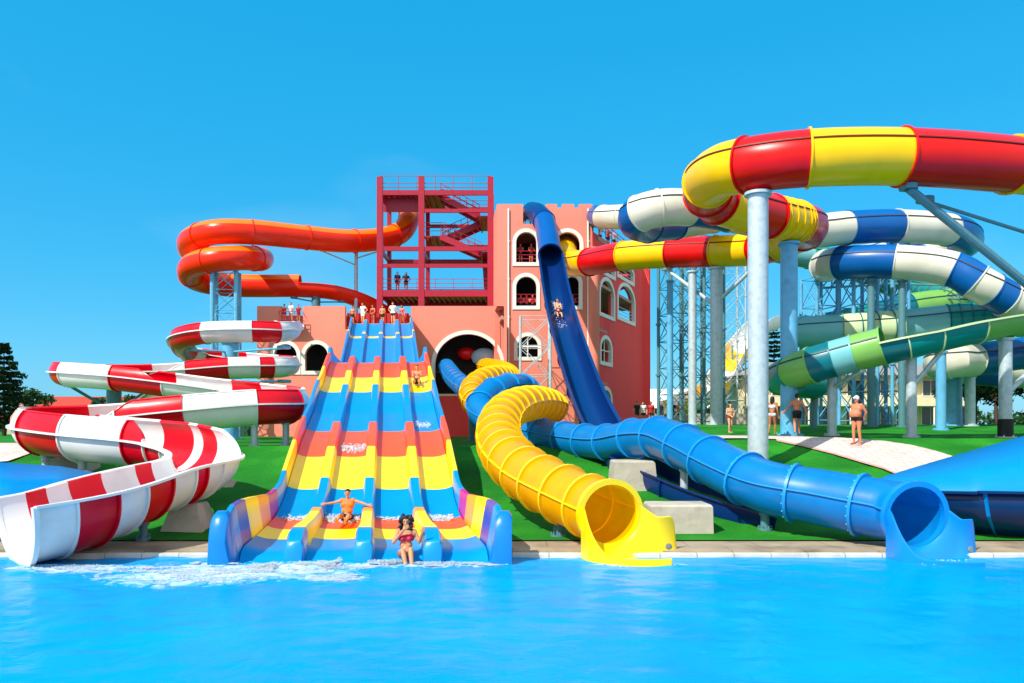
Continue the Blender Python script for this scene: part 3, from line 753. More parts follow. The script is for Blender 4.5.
# --- tower
tz = Z_(204, YF); tx0, tx1 = X_(497, YF), X_(592, YF)
cren = [(506, 517), (519, 519)]
nt0, nt1 = X_(523, YF), X_(545.5, YF)
def P2(px, py): return (X_(px, YF), Z_(py, YF))
topline = [(tx0, tz), (nt0, tz), (nt0, Z_(224, YF)), (nt1, Z_(224, YF)), (nt1, tz), P2(557, 204), P2(557, 207.5), P2(562, 207.5), P2(562, 204), P2(574, 204), P2(574, 207.5), P2(579, 207.5), P2(579, 204), (tx1, tz)]
lx = X_(504, YF)
outer = [(tx1, 1.2), (lx, 1.2), (lx, zt - .4), (tx0, zt - .4)] + topline
b = BM(); box(b, ((lx + tx0) / 2, YF + 1.5, zt - .25), (lx - tx0 + .1, 2.0, .25)); obj('soffit', b, SALM, castle)
fin = BM(); box(fin, (X_(505.5, YF), YF - .55, (Z_(326, YF) + 1.5) / 2), (.22, 1.0, Z_(326, YF) - 1.5)); obj('buttress', fin, SALM, castle)
w_tower = [add_arch(516, 536.5, 262.5, 232, YF), add_arch(555, 580, 270, 232, YF), add_arch(516, 536.5, 306, 276.5, YF), add_arch(566, 579, 306, 276.5, YF), add_arch(517.5, 538, 357, 336, YF)]
holes = [arch_loop(a[0], a[1], a[2], a[3], 18, a[4]) for a in w_tower]
obj('wall', panel(outer, holes, .5, (0, YF, 0), (1, 0, 0), (0, -1, 0)), SALM, castle)
for k, a in enumerate(w_tower): window(a, (0, YF, 0), (1, 0, 0), (0, -1, 0), fr=.28, muntin=(k == 4), open_rail=1 if k < 4 else False)
# left flank, slightly splayed, with its tall slit
A = Vector((tx0, YF + .02, 0)); B = Vector((X_(488, 72.8), 72.8, 0)); Ld = (B - A).length; U = (B - A).normalized(); Nl = Vector((-U.y, U.x, 0))
tl = [(Ld, tz)]
for k in range(5): 
    c = Ld - .8 - k * 2.1; tl += [(c, tz), (c, tz - .55), (c - .7, tz - .55), (c - .7, tz)]
tl += [(0, tz)]
slit = (5.0, 13.3, 1.6, 4.7, .8)
obj('wall', panel([(0, zt - .4), (2.4, zt - .4), (2.4, 1.2), (Ld, 1.2)] + tl, [arch_loop(*slit[:4], 14, .8)], .45, A, U, Nl), SALM, castle)
window(slit, A, U, Nl, fr=.25)
# side wing, its shade put into the paint as coral red
WA = Vector((X_(592.5, YF), YF, 0)); WB = Vector((X_(643, 75.5), 75.5, 0)); WL = (WB - WA).length; WU = (WB - WA).normalized(); WN = Vector((WU.y, -WU.x, 0))
def wing_uv(px, py):
    d = Vector(((px - CX) / F, 1, (HY - py) / F)); C = Vector((0, 0, CZ))
    t = (WA - C).dot(WN) / d.dot(WN); p = C + d * t; return (p - WA).dot(WU), p.z
wz = 18.4
def wing_arch(pxa, pxb, pyb, pyt):
    ua, z0 = wing_uv(pxa, pyb); ub, _ = wing_uv(pxb, pyb); _, z1 = wing_uv((pxa + pxb) / 2, pyt)
    return ((ua + ub) / 2, z0, ub - ua, z1 - z0, None)
wa = [wing_arch(600, 613.5, 312, 281), wing_arch(618, 634, 316, 286.5), wing_arch(600.8, 610.8, 361, 339), wing_arch(600.8, 610.8, 412, 390), wing_arch(602, 614, 270, 257), wing_arch(618, 633, 274, 265)]
wa = [(a[0], a[1], a[2], a[3], min(a[2] / 2, a[3] * .45)) for a in wa]
obj('wall', panel([(0, 1.2), (WL, 1.2), (WL, wz), (0, wz)], [arch_loop(a[0], a[1], a[2], a[3], 16, a[4]) for a in wa], .45, WA, WU, WN), SHADE_RED, castle)
for k, a in enumerate(wa): window(a, WA, WU, WN, fr=.3, muntin=(k in (2, 3)), open_rail=2 if k in (1, 4, 5) else False)
b = BM(); e = WA + WU * (WL / 2) + WN * .02
box(b, WB + Vector((.25, .2, 1.2 + (wz - 1.2) / 2)), (.7, .6, wz - 1.2)); obj('corner_pier', b, SHADE_RED, castle)
b = BM(); bar(b, WA + Vector((.12, -.15, 1.2)), WA + Vector((.12, -.15, tz - 3.5)), .42, 20); obj('corner_column', b, SALM, castle, 40)
# back and side walls, floors and roofs close the volumes (tower and terrace openings face dark-painted sheets)
b = BM(); box(b, (2.2, 73.6, (1.2 + tz) / 2), (8.0, .4, tz - 1.2)); obj('wall', b, SALM, castle)
b = BM(); p0 = WA + Vector((0, .3, 0)); p1 = Vector((6.2, 73.4, 0)); box(b, ((p0.x + p1.x) / 2, (p0.y + p1.y) / 2, (wz + tz) / 2), (.4, (p1.y - p0.y), tz - wz)); obj('wall', b, SALM, castle)
b = BM(); p0 = Vector((6.2, 74, 0)); p1 = WB.copy()
# wing rear wall with one big opening through which daylight shows
beam(b, (6.0, 77.0, wz / 2 + .6), (WB.x, 77.0, wz / 2 + .6), .3, .3); b.free()
u1, z1 = wing_uv(626, 300); sky_p = WA + WU * u1; d_ = Vector((sky_p.x, sky_p.y, 0)).normalized()
rx = sky_p.x + d_.x / d_.y * (77.5 - sky_p.y)
obj('wall', panel([(6.0, 1.2), (13.3, 1.2), (13.3, wz), (6.0, wz)], [arch_loop(rx, z1 - 1.9, 1.9, 4.2, 14, .9)], .3, (0, 77.5, 0), (1, 0, 0), (0, -1, 0)), SHADE_RED, castle)
b = BM(); box(b, (13.2, 76.6, (1.2 + wz) / 2), (.35, 2.0, wz - 1.2)); obj('wall', b, SHADE_RED, castle)
def slab(pts, z, th, nm, m):
    n = len(pts); vs = [(x, y, z) for x, y in pts] + [(x, y, z - th) for x, y in pts]
    fs = [tuple(range(n)), tuple(range(2 * n - 1, n - 1, -1))] + [(k, n + k, n + (k + 1) % n, (k + 1) % n) for k in range(n)]
    return obj(nm, rawmesh(nm, vs, fs), m, castle)
foot_t = [(tx0 + .3, YF + .6), (tx1 - .3, YF + .6), (6.1, 73.2), (B.x + .5, 72.8)]
for z in (7.4, 11.8, 15.9): slab(foot_t, z, .3, 'floor_slab', mat('terrace concrete', '#b98a78', .8, .1, 3))
slab(foot_t, Z_(224, YF) + .05, .3, 'roof', MATS['terrace concrete'])
foot_w = [(WA.x + .5, WA.y + .9), (WB.x - .2, WB.y + .3), (13.0, 77.2), (6.2, 77.2)]
for z in (6.6, 10.9, 14.6): slab(foot_w, z, .25, 'floor_slab', MATS['terrace concrete'])
slab(foot_w, wz - .1, .3, 'roof', MATS['terrace concrete'])
b = BM()
for v in (.4, .8, 1.1): bar(b, WA + Vector((.6, .6, wz + v)), WB + Vector((0, 0, wz + v)), .035, 6)
for q in range(9): 
    p = (WA + Vector((.6, .6, 0))).lerp(WB, q / 8); bar(b, p + Vector((0, 0, wz - .1)), p + Vector((0, 0, wz + 1.1)), .035, 6)
obj('roof_rail', b, RSTEEL, castle)
# round hoods seen inside the big arch
b = BM(); ball(b, (X_(466, 66), 66.6, Z_(353, 66)), .7, 3, (1.1, .5, .75)); tag(based('tube_hood', b, TRED, (X_(466, 66), 66.6, Z_(353, 66)), 60), 'red rounded start hood inside the big castle arch', 'slide hood')
b = BM(); ball(b, (X_(484, 66), 66.3, Z_(357, 66)), .95, 3, (1.15, .4, .85)); tag(based('tube_hood', b, gel('pale blue', '#a9cde0'), (X_(481, 66), 66.3, Z_(358, 66)), 60), 'pale blue rounded start hood inside the big castle arch', 'slide hood')

for px_, zt_ in ((508.5, tz - .4), (588, tz - .4)):
    b = BM(); bar(b, (X_(px_, YF), YF - .1, 1.6), (X_(px_, YF), YF - .1, zt_), .07, 10)
    for q in range(6): box(b, (X_(px_, YF), YF - .08, 2.6 + q * 3), (.22, .14, .06))
    obj('downpipe', b, WTRIM, castle)
# ================================================================== crimson steel stair tower on the roof
st = thing('stair_tower', 'open crimson steel stair tower with zigzag stairs standing on the castle roof', 'tower', (-9, 68, zr))
D0, D1 = 66.0, 71.0
xa, xm, xb = X_(380, D0), X_(421.5, D0), X_(490.5, D0); zb = Z_(292, D0); ztop = Z_(176, D0)
for x in (xa, xm, xb):
    for y in (D0, D1):
        b = BM(); box(b, (x, y, (zr + ztop) / 2 - .1), (.5 if y == D0 else .35, .4, ztop - zr)); obj('column', b, RSTEEL, st)
def zz(py): return Z_(py, D0)
for (u0, u1, py, h, ys) in ((xa, xb, 193, .42, (D0, D1)), (xa, xb, 249, .36, (D0, D1)), (xa, xb, 266, .3, (D0,)), (xm, xb, 211, .3, (D0, D1)), (xa, xb, 293.5, .55, (D0, D1)), (xm, xb, 233, .3, (D1,))):
    for y in ys:
        b = BM(); box(b, ((u0 + u1) / 2, y - .05 if y == D0 else y, zz(py)), (u1 - u0, .22, h)); obj('beam', b, RSTEEL, st)
for x in (xa, xm, xb):
    for py in (193, 249, 293.5):
        b = BM(); box(b, (x, (D0 + D1) / 2, zz(py)), (.22, D1 - D0 - .4, .35)); obj('beam', b, RSTEEL, st)
def plat(u0, u1, z, y0=D0 + .15, y1=D1 - .15, th=.14, corr=True):
    b = BM(); box(b, ((u0 + u1) / 2, (y0 + y1) / 2, z), (u1 - u0, y1 - y0, th))
    if corr:
        k = int((u1 - u0) / .45)
        for q in range(k): box(b, (u0 + (q + .5) * (u1 - u0) / k, (y0 + y1) / 2, z - th / 2 - .09), (.12, y1 - y0 - .1, .18))
    return obj('platform', b, RSTEEL, st)
plat(xa - .2, xb + .2, zz(291.5)); plat(xa + .1, xm - .1, zz(193)); plat(xm + .1, X_(441, D0), zz(193)); plat(xm + .1, X_(444, D0), zz(233) , D0 + 1.2); plat(X_(476, D0), xb + .1, zz(216)); plat(X_(478, D0), xb + .1, zz(252))
b = BM(); box(b, ((xa + xm) / 2 - .1, D0 + .9, zz(202)), (xm - xa - .5, .08, 1.2)); obj('side_panel', b, RSTEEL, st)
def stair(xA, zA, xB, zB, y, w=1.5):
    b = BM()
    for yy in (y - w / 2, y + w / 2): beam(b, (xA, yy, zA), (xB, yy, zB), .1, .5)
    n = max(5, round(abs(zA - zB) / .22))
    for q in range(n + 1):
        f = q / n; box(b, (xA + (xB - xA) * f, y, zA + (zB - zA) * f), (.42, w - .12, .06))
    o = obj('stair_flight', b, RSTEEL, st)
    b = BM()
    for yy in (y - w / 2, y + w / 2):
        for h in (.6, 1.05): bar(b, (xA, yy, zA + h), (xB, yy, zB + h), .03, 6)
        for q in range(0, 7):
            f = q / 6; p = (xA + (xB - xA) * f, yy, zA + (zB - zA) * f); bar(b, p, (p[0], yy, p[2] + 1.05), .028, 6)
    obj('handrail', b, RSTEEL, o)
stair(X_(440, D0), zz(194), X_(479, D0), zz(215), D0 + 1.3)
stair(X_(479, D0), zz(217), X_(440, D0), zz(234), D0 + 2.9)
stair(X_(440, D0), zz(235), X_(481, D0), zz(253), D0 + 1.3)
stair(X_(484, D0), zz(254), X_(484, D0) + .2, zb, D0 + 3.4, 1.4)
def rail(pts, h=1.1, name='guard_rail', m=RSTEEL):
    b = BM()
    for p, q in zip(pts, pts[1:]):
        p = Vector(p); q = Vector(q)
        for v in (.4, .75, h): bar(b, p + Vector((0, 0, v)), q + Vector((0, 0, v)), .028, 6)
        n = max(1, round((q - p).length / 1.6))
        for k in range(n + 1): r_ = p.lerp(q, k / n); bar(b, r_, r_ + Vector((0, 0, h)), .028, 6)
    return obj(name, b, m, st)
rail([(xa, D0, zb), (xb, D0, zb)]); rail([(xa, D1, zb), (xb, D1, zb)])
rail([(xa, D0, zz(192)), (xb, D0, zz(192))], 1.35); rail([(xa, D1, zz(192)), (xb, D1, zz(192))], 1.35)
rail([(xm, D0 + 1.2, zz(232)), (X_(444, D0), D0 + 1.2, zz(232))]); rail([(xb, D0 + .3, zz(216)), (xb, D1, zz(216))])

# ================================================================== background houses
def roofm(n, c): return mat(n, c, .8, .15, 5, bump=.4, bscale=30)
TILE = roofm('red roof tiles', '#b03a26'); GROOF = roofm('grey roof', '#8d8a84'); CRM = mat('cream render', '#e3d3a8', .85, .06, 1.2); GLASS = mat('window glass', '#33454c', .08, .15, .5)
def house(label, x, y, w, dp, h, rh, wallm, roofmat, gable_front=False, wins=(), hip=False):
    z = gz(x, y) - .3; t = thing('house', label, 'house', (x, y, z), 'low houses behind the left lawn')
    b = BM(); box(b, (x, y, z + h / 2), (w, dp, h)); obj('wall', b, wallm, t)
    e = .5
    if gable_front:
        vs = [(x - w / 2 - e, y - dp / 2 - e, z + h - .25), (x, y - dp / 2 - e, z + h + rh), (x + w / 2 + e, y - dp / 2 - e, z + h - .25), (x - w / 2 - e, y + dp / 2 + e, z + h - .25), (x, y + dp / 2 + e, z + h + rh), (x + w / 2 + e, y + dp / 2 + e, z + h - .25)]
        fs = [(0, 1, 4, 3), (1, 2, 5, 4)]
        g = obj('gable', rawmesh('g', [(x - w / 2, y - dp / 2 + .02, z + h), (x + w / 2, y - dp / 2 + .02, z + h), (x, y - dp / 2 + .02, z + h + rh - .15), (x - w / 2, y - dp / 2 + .3, z + h), (x + w / 2, y - dp / 2 + .3, z + h), (x, y - dp / 2 + .3, z + h + rh - .15)], [(0, 1, 2), (5, 4, 3), (0, 3, 4, 1), (1, 4, 5, 2), (2, 5, 3, 0)]), wallm, t)
    else:
        i = w * .22 if hip else 0
        vs = [(x - w / 2 - e, y - dp / 2 - e, z + h - .1), (x + w / 2 + e, y - dp / 2 - e, z + h - .1), (x + w / 2 + e, y + dp / 2 + e, z + h - .1), (x - w / 2 - e, y + dp / 2 + e, z + h - .1), (x - w / 2 - e + i, y, z + h + rh), (x + w / 2 + e - i, y, z + h + rh)]
        fs = [(0, 1, 5, 4), (2, 3, 4, 5), (1, 2, 5), (3, 0, 4)]
    r_ = obj('roof', rawmesh('r', vs, fs), roofmat, t); md = r_.modifiers.new('thickness', 'SOLIDIFY'); md.thickness = .18
    for (u, v, ww, hh) in wins:
        b = BM(); box(b, (x + u, y - dp / 2 - .03, z + v), (ww, .1, hh)); wo = obj('window', b, WTRIM, t)
        b = BM(); box(b, (x + u, y - dp / 2 - .09, z + v), (ww - .2, .04, hh - .2)); obj('pane', b, GLASS, wo)
    return t
house('long low house with a red tiled roof behind the left trough', X_(90, 92), 92, 15, 7, 2.5, 2.2, mat('pale wall', '#c9b49a', .85), TILE, hip=True, wins=((-4, 1.5, 1.2, 1.2), (4, 1.5, 1.2, 1.2)))
house('white gabled house with a dark attic window behind the red and white slide', X_(186, 80), 80, 7, 8, 3.3, 2.6, WTRIM, GROOF, True, wins=((0, 3.9, 1.0, .9), (-2, 1.6, 1.2, 1.3), (2, 1.6, 1.2, 1.3)))
# cream hotel
hb = thing('hotel_building', 'cream two storey building with balcony windows behind the right hand slides', 'building', (25, 82, 2.6))
Yh = 80.0; hx0, hx1 = X_(742, Yh), X_(968, Yh); z0 = 2.4; zr1 = Z_(375, Yh); zm = Z_(402, Yh)
b = BM(); box(b, ((hx0 + hx1) / 2, Yh + 6, (z0 + zr1) / 2), (hx1 - hx0, 11.9, zr1 - z0)); obj('wall', b, CRM, hb)
vs = [(hx0 - .9, Yh - 1.3, zr1 - .1), (hx1 + .9, Yh - 1.3, zr1 - .1), (hx1 + .9, Yh + 13, zr1 - .1), (hx0 - .9, Yh + 13, zr1 - .1), (hx0 + 4, Yh + 6, zr1 + 1.8), (hx1 - 4, Yh + 6, zr1 + 1.8)]
r_ = obj('roof', rawmesh('r', vs, [(0, 1, 5, 4), (2, 3, 4, 5), (1, 2, 5), (3, 0, 4), (3, 2, 1, 0)]), GROOF, hb)
nw = 9
for q in range(nw):
    u = hx0 + (q + .5) * (hx1 - hx0) / nw
    for zc, hh, ww in ((Z_(388, Yh), 1.7, 1.75), (Z_(417, Yh), 2.2, 2.0)):
        b = BM(); box(b, (u, Yh - .0, zc), (ww, .16, hh)); wo = obj('window', b, WTRIM, hb)
        b = BM()
        for s in (-1, 1): box(b, (u + s * ww * .235, Yh - .09, zc), (ww * .42, .05, hh - .2))
        obj('pane', b, GLASS, wo)
b = BM(); box(b, ((hx0 + hx1) / 2, Yh - .8, zm), (hx1 - hx0, 1.5, .9)); obj('canopy', b, mat('canopy cream', '#e9dcb8', .8, .05, 2), hb)
for q in range(12):
    b = BM(); u = hx0 + q * (hx1 - hx0) / 11; bar(b, (u, Yh - 1.4, z0), (u, Yh - 1.4, zm - .4), .09, 8); obj('porch_post', b, WTRIM, hb)
# white marquee
tx, ty = X_(678, 104), 104
mq = thing('marquee', 'white canvas marquee beyond the lattice towers', 'tent', (tx, ty, gz(tx, ty)))
w, dp, h0, h1 = 14, 10, Z_(409, 104), Z_(389, 104)
vs = [(tx - w / 2, ty - dp / 2, h0), (tx + w / 2, ty - dp / 2, h0), (tx + w / 2, ty + dp / 2, h0), (tx - w / 2, ty + dp / 2, h0), (tx - w * .42, ty, h1), (tx + w * .42, ty, h1)]
vs += [(x, y, 3.2) for x, y, z in vs[:4]]
o = obj('roof', rawmesh('m', vs, [(0, 1, 5, 4), (2, 3, 4, 5), (1, 2, 5), (3, 0, 4), (2, 3, 9, 8), (3, 0, 6, 9), (1, 2, 8, 7)]), mat('white canvas', '#e9ebee', .8, .04, 2), mq); md = o.modifiers.new('thickness', 'SOLIDIFY'); md.thickness = .03
for x, y in ((-1, -1), (1, -1), (1, 1), (-1, 1)):
    b = BM(); bar(b, (tx + x * w / 2, ty + y * dp / 2, 2), (tx + x * w / 2, ty + y * dp / 2, h0), .07, 8); obj('tent_pole', b, WTRIM, mq)
# low wall behind the deck on the right
b = BM(); bx0, bx1 = X_(655, 60), X_(770, 60); box(b, ((bx0 + bx1) / 2, 60, gz(12, 60) + .35), (bx1 - bx0, .3, 1.1)); tag(based('low_wall', b, CONC, ((bx0 + bx1) / 2, 60, gz(12, 60) - .2)), 'low grey concrete wall behind the paved path', 'wall', kind='thing')
# dark green hedge-like fence left of the castle
b = BM(); fx0, fx1 = X_(196, 66), X_(262, 66)
for q in range(8): box(b, (fx0 + (q + .5) * (fx1 - fx0) / 8, 66, 3.7), ((fx1 - fx0) / 8 - .06, .12, 3.6))
for v in (2.4, 5.2): box(b, ((fx0 + fx1) / 2, 66.12, v), (fx1 - fx0, .1, .12))
tag(based('board_fence', b, mat('dark green boards', '#0f4a34', .7, .15, 3), ((fx0 + fx1) / 2, 66, 2)), 'tall dark green board fence left of the castle wall', 'fence')
# far yellow and white slide
YW = [(772, 318, 92), (760, 322, 90, WHITE), (742, 342, 87, YEL), (728, 362, 84, WHITE), (716, 384, 81, YEL), (700, 393, 79, WHITE), (682, 400, 77, YEL), (668, 406, 76)]
t = thing('open_slide', 'distant yellow and white chute behind the lattice towers', 'water slide', (20, 80, 2.6))
sw = Sweep(YW, 1.5, .8)
for a, b_, m in cuts_of(sw, YW, [WHITE, YEL], 99): obj('trough_section', sw.shell(a, b_, lambda i: -PI - .2, lambda i: .2, -.08, 0, 14), m, t, 35)
for k in (1, 2, 3, 4):
    p = sw.pts[sw.mk[k]]; b = BM()
    for s in (-1, 1): bar(b, (p.x + s, p.y, 2.4), (p.x + s, p.y, p.z - .3), .12, 8)
    n = int((p.z - 3) / 2)
    for q in range(n): bar(b, (p.x - 1, p.y, 2.6 + q * 2), (p.x + 1, p.y, 4.6 + q * 2), .05, 6); bar(b, (p.x + 1, p.y, 2.6 + q * 2), (p.x - 1, p.y, 4.6 + q * 2), .05, 6)
    obj('support_frame', b, TSTEEL, t)
# ================================================================== posts, lattices, footings
def tz_(sw, px, dmin=0, dmax=999, py=None):
    "sample of a slide nearest the column px inside a depth range"
    best = None
    for i, p in enumerate(sw.pts):
        if dmin <= p.y <= dmax:
            e = abs(CX + p.x * F / p.y - px) + (abs(HY - (p.z - CZ) * F / p.y - py) if py else 0)
            if best is None or e < best[0]: best = (e, i)
    return sw.pts[best[1]], best[1]
p, i = tz_(RYS, 758, 24, 28); d = p.y
post(758, d, .33, p.z - 1.0, 'thick grey steel post in the middle of the lawn carrying the red and yellow bend')
p, i = tz_(RYS, 790, 33, 37)
post(789, p.y, .36, p.z - 1.0, 'thick blue steel post under the ribbed yellow bend', BSTEEL)
p, i = tz_(RYS, 716.5, 43, 48)
post(716.5, p.y, .36, p.z - .98, 'pale steel post under the straight red and yellow run, next to the lattice towers', STEEL, arms=((p.z - 3.2, tz_(RYS, 668, 43, 50)[0] - Vector((0, 0, 1.0)), .11), (p.z - 3.0, tz_(RYS, 755, 40, 48)[0] - Vector((0, 0, 1.0)), .11)))
p2, _ = tz_(RYS, 908, 24, 27)
post(1066, 26.5, .36, 9.2, 'tall steel post outside the right edge holding a long diagonal arm', TSTEEL, arms=((6.6, p2 - Vector((0, 0, 1.0)), .14), (9.0, at(925, 201, 26), .06)))
for px, dd, z1, r, lab, m in ((670, 50, 12.2, .2, 'slim post rising beside the left lattice tower', BSTEEL), (692.5, 46, 12.0, .24, 'slim steel post just left of the pale post', STEEL)):
    post(px, dd, r, z1, lab, m)
lattice(676, 52, 1.7, Z_(262, 52), 'left slender lattice tower right of the castle, reaching the red and yellow run', TSTEEL, r=.11)
lattice(703, 55, 2.0, Z_(240, 55), 'second slender lattice tower right of the castle, partly behind the pale post', TSTEEL, r=.11, rz=.6)
lattice(731, 62, 1.7, Z_(250, 62), 'faint lattice tower between the pale post and the thick grey post', STEEL, r=.06, br=.022, rz=.1)
lattice(819, 45.6, 1.4, Z_(279, 45.6), 'blue lattice tower under the left turn of the blue and white tube', BSTEEL, r=.1)
lattice(858, 43.4, 1.4, Z_(278, 43.4), 'blue lattice tower in the middle of the blue and white loops', BSTEEL, r=.1, rz=.15)
lattice(889, 43.6, 1.4, Z_(244, 43.6), 'blue lattice tower rising to the upper blue and white loop', BSTEEL, r=.1, rz=.5)
lattice(535, 58.5, 2.2, Z_(318, 58.5), 'grey scaffold lattice beside the steep navy slide in front of the castle', STEEL, r=.09, rz=0, bay=2.2)
lattice(226, 63, 1.8, Z_(271, 63), 'tall blue lattice tower under the orange spiral, left of the castle', BSTEEL, r=.17, rz=.2)
p = at(356, 241, 67.5)
post(356, 68.9, .17, p.z + .35, 'thin pale steel post holding the long orange tube above the slide start', STEEL, base=zr, arms=((p.z - 1.8, at(322, 251, 66), .06), (p.z - 1.2, at(383, 250, 69.5), .06)))
post(316, 68.7, .38, Z_(294, 68.7), 'short teal drum post on the castle roof under the orange trough', TSTEEL, base=zr, arms=((Z_(302, 68.7), at(294, 298, 68.6), .06), (Z_(302, 68.7), at(342, 302, 69), .06)))
post(230.5, 50, .5, Z_(342, 50), 'thick teal drum post inside the red and white upper coil', BSTEEL, arms=((Z_(352, 50), at(284, 348, 46), .07), (Z_(380, 50), at(284, 382, 45), .07), (Z_(352, 50), at(190, 350, 47), .06)))
post(114, 42.5, .38, Z_(384, 42.5), 'thick teal post under the left hairpin of the red and white slide', TSTEEL, arms=((Z_(412, 42.5), at(70, 386, 40), .08), (Z_(412, 42.5), at(148, 390, 42), .07)))
# right hand forest of posts: px, depth, radius, top row, material, what it looks like
for px, dd, r, py, m, lab in ((814, 40, .17, 372, TSTEEL, 'grey green post under the left green bend'), (832, 33.5, .19, 362, STEEL, 'silver post under the middle of the green trough with a diagonal brace'),
                              (857, 44, .19, 385, TSTEEL, 'teal post behind the silver one below the green trough'), (871, 41.3, .19, 281, TSTEEL, 'dark teal post below the blue and white middle loop'),
                              (902, 40.6, .18, 281, TSTEEL, 'tall teal post passing behind the green trough to the blue tube'), (911.5, 31.5, .2, 356, STEEL, 'silver post with a slanting brace under the dark teal trough'),
                              (941, 38, .23, 352, BSTEEL, 'bright blue post at the end of the lower blue and white tube'), (970, 42, .26, 358, STEEL, 'pale post in front of the dark trees, right of the wide blue one')):
    arms = ()
    if px in (832, 911.5):
        q, _ = tz_(GTS, px + 32, 28, 35); arms = ((Z_(388, dd), q - Vector((0, 0, .82)), .1),)
    post(px, dd, r, Z_(py, dd), lab, m, arms=arms)
post(951, 43, .55, Z_(357, 41), 'very wide teal blue post in front of the trees', BSTEEL)
q, _ = tz_(GTS, 1005, 29, 34)
post(1005.5, q.y, .24, q.z - .8, 'silver post with a black foot under the right end of the green trough', STEEL, arms=((q.z - 3.0, at(1060, 345, 32), .12),))
b = BM(); zq = gz(q.x, q.y); xq = (1005.5 - CX) * q.y / F; bar(b, (xq, q.y, zq), (xq, q.y, zq + .75), .285, 16)
obj('black_sleeve', b, mat('black rubber', '#121212', .6), bpy.data.objects[[o.name for o in bpy.data.objects if o.get('label', '').startswith('silver post with a black foot')][0]], 40)
# horizontal trusses under the blue and white loops
def truss(label, a, b_, h=.8, m=TSTEEL):
    a = Vector(a); b_ = Vector(b_); b = BM(); n = 7; up = Vector((0, 0, h))
    bar(b, a, b_, .07, 8); bar(b, a + up, b_ + up, .07, 8)
    for q in range(n):
        p0 = a.lerp(b_, q / n); p1 = a.lerp(b_, (q + 1) / n); bar(b, p0, p1 + up, .04, 6); bar(b, p0, p0 + up, .04, 6)
    bar(b, b_, b_ + up, .04, 6)
    tag(based('truss', b, m, a), label, 'truss', 'steel trusses between the right hand posts')
truss('steel truss from the blue lattice to the descending blue and white tube', at(895, 296, 51), at(985, 300, 46))
truss('steel truss linking the two blue lattices below the loop', at(822, 288, 49.5), at(890, 284, 50))
truss('steel truss behind the thick blue post, under the upper teal tube', at(700, 222, 50.5), at(800, 243, 53))
# posts below the blue and yellow tubes
for sw_, px, dd, r, lab, m in ((BTS, 684, 23, .11, 'thin silver post on the pale block carrying the blue tube', STEEL), (BTS, 765, 20, .11, 'thin grey post under the lower blue tube near the water', TSTEEL),
                               (YTS, 558, 19, .11, 'thin dark post under the yellow tube at the edge of the lawn', TSTEEL), (BTS, 519, 32, .3, 'thick teal post under the blue tube behind the yellow bend', TSTEEL), (BTS, 541, 31, .14, 'slim teal post under the blue tube, right of the thick one', TSTEEL)):
    q, i = tz_(sw_, px, dd - 3, dd + 3)
    post(px, q.y, r, q.z - sw_.r(i) - .02, lab, m)
post(474, 41, .28, tz_(YTS, 474, 38, 43)[0].z - .75, 'teal post under the first yellow bend, against the shade-red panel', TSTEEL)
# footings
footing(155, 204, 19.4, 505, 'large sloped concrete block on the lawn under the red and white hairpin', 1.3, .28)
footing(612, 659, 24.2, 461, 'concrete block on the slope behind the yellow mouth, under the navy runout', 1.4, .1)
footing(650, 714, 19.3, 505, 'big pale concrete block between the yellow mouth and the blue tube', 1.1, .02)
footing(38, 85, 26, 459, 'flat concrete footing below the leftmost hairpin', 1.2, .1)
footing(114, 152, 24.6, 459, 'small concrete footing right of the leftmost hairpin', 1, .1)
footing(200, 236, 24.6, 481, 'low concrete slab below the right hairpin of the red and white slide', 1, .25)
footing(47, 78, 22.9, 472, 'small cream concrete block beside the blue basin on the left', .8, .03)
# ================================================================== ground, pool, paving
def struct(name, me, m, smooth=None):
    o = obj(name, me, m, None, smooth); o['kind'] = 'structure'; return o
def grass_mat():
    m = bpy.data.materials.new('artificial lawn'); m.use_nodes = True; nt = m.node_tree; N = nt.nodes; L = nt.links; b = N['Principled BSDF']
    tc = N.new('ShaderNodeTexCoord')
    n1 = N.new('ShaderNodeTexNoise'); n1.inputs['Scale'].default_value = .55; n1.inputs['Detail'].default_value = 9; L.new(tc.outputs['Object'], n1.inputs['Vector'])
    n2 = N.new('ShaderNodeTexNoise'); n2.inputs['Scale'].default_value = 18; n2.inputs['Detail'].default_value = 6; L.new(tc.outputs['Object'], n2.inputs['Vector'])
    ad = N.new('ShaderNodeMath'); ad.operation = 'MULTIPLY_ADD'; ad.inputs[1].default_value = .6; L.new(n2.outputs[0], ad.inputs[0]); L.new(n1.outputs[0], ad.inputs[2])
    cr = N.new('ShaderNodeValToRGB'); L.new(ad.outputs[0], cr.inputs[0])
    e = cr.color_ramp.elements; e[0].position = .58; e[0].color = (.008, .13, .010, 1); e[1].position = 1.0; e[1].color = (.026, .26, .016, 1)
    x = e.new(.8); x.color = (.013, .18, .012, 1)
    L.new(cr.outputs[0], b.inputs['Base Color']); b.inputs['Roughness'].default_value = .9; b.inputs['Specular IOR Level'].default_value = .15
    bp = N.new('ShaderNodeBump'); bp.inputs['Strength'].default_value = .6; bp.inputs['Distance'].default_value = .04; L.new(n2.outputs[0], bp.inputs['Height']); L.new(bp.outputs[0], b.inputs['Normal'])
    return m
GRASS = grass_mat()
